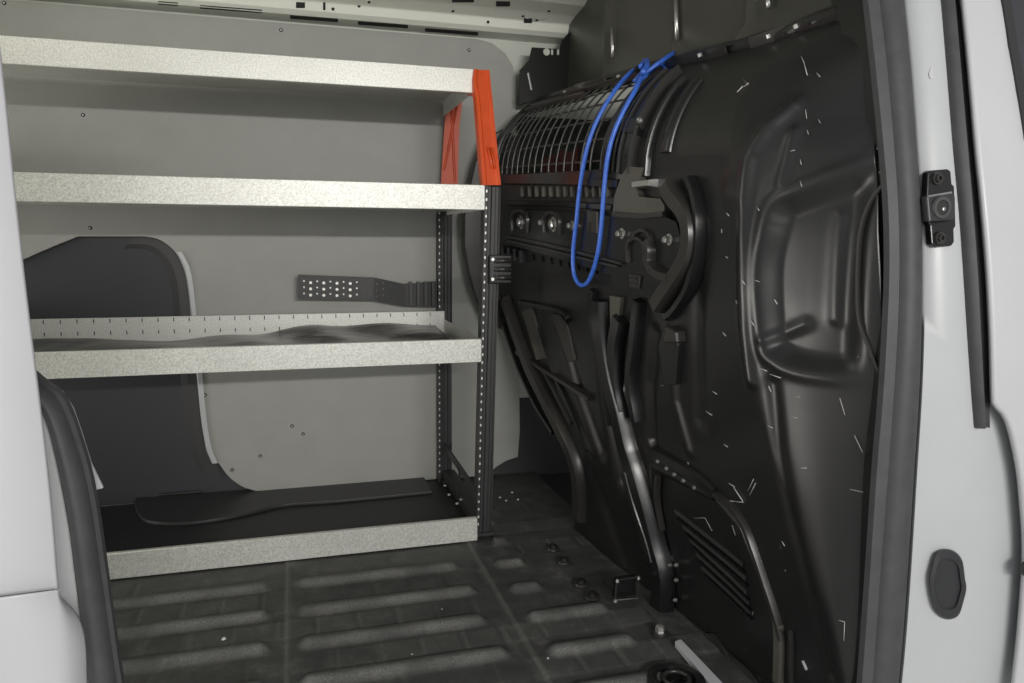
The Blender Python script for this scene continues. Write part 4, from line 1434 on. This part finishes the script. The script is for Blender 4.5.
# cab shell beyond the partition
mb = MB()
mb.box((1.9, -0.10, -0.2), (1.93, 1.45, 0.8))
o = mb.build('trim_9', M['recess']); struct(o, 'dark dashboard end of the cab', 'wall')
mb = MB()
mb.box((-6, -7, -0.60), (6, 3.5, -0.55))
o = mb.build('ground', M['concrete']); struct(o, 'pale workshop floor the van stands on', 'floor')

# ================================================================== SMALL THINGS ON THE FLOOR
for i, (x, y) in enumerate([(553, 548), (564, 561), (581, 583), (592, 596)]):
    p = onZ(x, y, 0.003)
    nm = ['farthest', 'second', 'third', 'nearest'][i]
    b = thing('floor_bolt', nm + ' of the four round floor bolts in a row by the partition foot', 'bolt', p, 'floor bolts beside the partition')
    mb = MB(); mb.lathe(p + Vector((0, 0, -0.003)), (0, 0, 1), [(0, 0.017), (0.005, 0.016), (0.006, 0.011)], 20); mb.build('washer', M['satin'], b)
    mb = MB(); mb.lathe(p + Vector((0, 0, 0.002)), (0, 0, 1), [(0, 0.010), (0.007, 0.009), (0.009, 0.005)], 6); mb.build('head', M['dark_steel'], b)
p = onZ(660, 631, 0.006)
b = thing('floor_bolt', 'larger steel bolt on the floor at the foot of the long partition strut', 'bolt', p, )
mb = MB(); mb.lathe(p + Vector((0, 0, -0.006)), (0, 0, 1), [(0, 0.016), (0.006, 0.015)], 20); mb.build('washer', M['satin'], b)
mb = MB(); mb.lathe(p, (0, 0, 1), [(0, 0.010), (0.010, 0.009), (0.012, 0.006)], 6); mb.build('head', M['steel'], b)
# white painted strip
mb = MB()
w = [onZ(x, y, 0.012) for x, y in [(675, 641), (681, 639), (724, 684), (735, 700), (722, 700), (710, 684)]]
mb.prism(w, (0, 0, -0.012))
o = mb.build('sill_strip', M['white'], bevel=0.001)
tag(o, 'bare white painted strip on the floor beside the vent panel', 'strip')
# open metal bracket at the partition foot
tb = thing('foot_bracket', 'small open steel bracket standing on the floor against the partition', 'bracket', onZ(628, 600, 0))
q = [onZ(615, 600, 0.012), onX(617, 580, onZ(615, 600, 0.012).x), onX(638, 577, onZ(638, 598, 0.012).x), onZ(638, 598, 0.012)]
mb = MB(); mb.tube(q + [q[0]], 0.0028, 8); mb.build('frame', M['satin'], tb)
for p_ in q[:3]:
    mb = MB(); mb.lathe(p_ + Vector((0, -0.003, -0.003)), (0, 0, 1), [(0, 0.004), (0.006, 0.003)], 8); mb.build('bare_corner', M['steel'], tb)
q2 = [p + Vector((0.0, 0.012, 0)) for p in q]
mb = MB(); mb.prism(q2, (0, 0.004, 0)); mb.build('back', M['dark_steel'], tb)
# round cargo cup at the very bottom
p = onZ(676, 684, 0.0)
cup = thing('cargo_ring_cup', 'round black rimmed tie down cup in the floor at the bottom edge', 'tie down', p)
mb = MB(); mb.lathe(p, (0, 0, 1), [(0, 0.050), (0.012, 0.048), (0.016, 0.040), (0.012, 0.033), (0.002, 0.030)], 32); mb.build('rim', M['dark_steel'], cup, auto=40)
mb = MB(); mb.tube([p + Vector((0.022 * math.cos(t), 0.022 * math.sin(t), 0.010)) for t in np.linspace(0, 2 * math.pi, 28)], 0.004, 8); mb.build('ring', M['satin'], cup, smooth=True)
# crumbs
for i, (x, y, s_) in enumerate([(402, 625, 5), (442, 608, 2), (426, 625, 2), (412, 653, 2.4), (224, 638, 5), (244, 651, 2.4), (548, 657, 3), (500, 497, 3), (506, 500, 3), (512, 492, 3), (518, 499, 3), (608, 484, 3), (602, 487, 3)]):
    p = onZ(x, y, 0.004)
    d_ = s_ / 754 * (p.y + 0.9)
    mb = MB(); mb.lathe(p + Vector((0, 0, -0.003)), (0.2 * math.sin(i), 0.2, 1), [(0, d_ * .5), (d_ * .35, d_ * .4), (d_ * .5, d_ * .15)], 7)
    o = mb.build('debris_crumb', M['jamb'])
    where = ['on the rib before the middle of the bottom shelf', 'near the right end of the middle rib', 'just left of the right floor seam', 'on the tile at the bottom of the frame', 'on the left floor panel',
             'on the left floor panel nearest the camera', 'on the floor beside the right seam', 'leftmost behind the front upright', 'second behind the front upright', 'topmost behind the front upright', 'rightmost behind the front upright',
             'right one at the dark partition foot', 'left one at the dark partition foot'][i]
    tag(o, 'tiny pale crumb of debris ' + where, 'debris', 'crumbs on the cargo floor')

# ================================================================== LIGHT
wld = bpy.data.worlds.new('workshop')
wld.use_nodes = True
SC.world = wld
nt = wld.node_tree
bg = nt.nodes['Background']
tc = nt.nodes.new('ShaderNodeTexCoord')
sx2 = nt.nodes.new('ShaderNodeSeparateXYZ')
nt.links.new(tc.outputs['Generated'], sx2.inputs[0])
rp = nt.nodes.new('ShaderNodeValToRGB')
mr = nt.nodes.new('ShaderNodeMapRange')
mr.inputs['From Min'].default_value = -1; mr.inputs['From Max'].default_value = 1
nt.links.new(sx2.outputs['Z'], mr.inputs['Value'])
nt.links.new(mr.outputs['Result'], rp.inputs['Fac'])
el = rp.color_ramp.elements
el[0].position = 0.0; el[0].color = (0.5, 0.5, 0.49, 1)
el[1].position = 1.0; el[1].color = (0.5, 0.51, 0.53, 1)
x_ = el.new(0.5); x_.color = (0.68, 0.69, 0.69, 1)
nt.links.new(rp.outputs['Color'], bg.inputs['Color'])
bg.inputs['Strength'].default_value = 0.75


def lamp(name, loc, target, size, power, col=(1, 1, 1)):
    L = bpy.data.lights.new(name, 'AREA')
    L.shape = 'RECTANGLE'
    L.size, L.size_y = size
    L.energy = power
    L.color = col
    o = bpy.data.objects.new(name, L)
    o.location = loc
    o.rotation_euler = (Vector(target) - Vector(loc)).to_track_quat('-Z', 'Y').to_euler()
    COL.objects.link(o)
    return o


lamp('workshop_area_light', (0.4, -5.5, 0.85), (0.2, 1.0, 0.75), (3.2, 1.2), 46, (1, 0.99, 0.98))
lamp('workshop_tube_light', (0.5, -2.7, 1.22), (-0.1, 1.3, 1.05), (1.3, 0.06), 58, (1, 0.97, 0.92))
lamp('workshop_area_light', (-2.9, 0.55, 0.25), (0.6, 0.35, 0.25), (1.5, 1.4), 14, (1, 0.97, 0.93))  # added lamp behind the van, for the reflection on the partition corner
lamp('low_rear_fill', (-2.7, 0.25, -0.20), (0.6, 0.1, 0.25), (1.3, 0.6), 28, (1, 0.95, 0.88))  # added low strip lamp, imitates floor bounce to brighten the lower partition corner
lamp('unseen_roof_fill', (-0.75, 0.45, 1.375), (-0.70, 0.50, 0.0), (0.5, 0.10), 2.2, (1, 0.97, 0.86))  # added fill without a fixture, for bulge highlights and a warmer top shelf

SC.view_settings.view_transform = 'Standard'
SC.view_settings.look = 'None'
SC.view_settings.gamma = 1
SC.view_settings.exposure = -0.05
SC.view_settings.use_curve_mapping = False
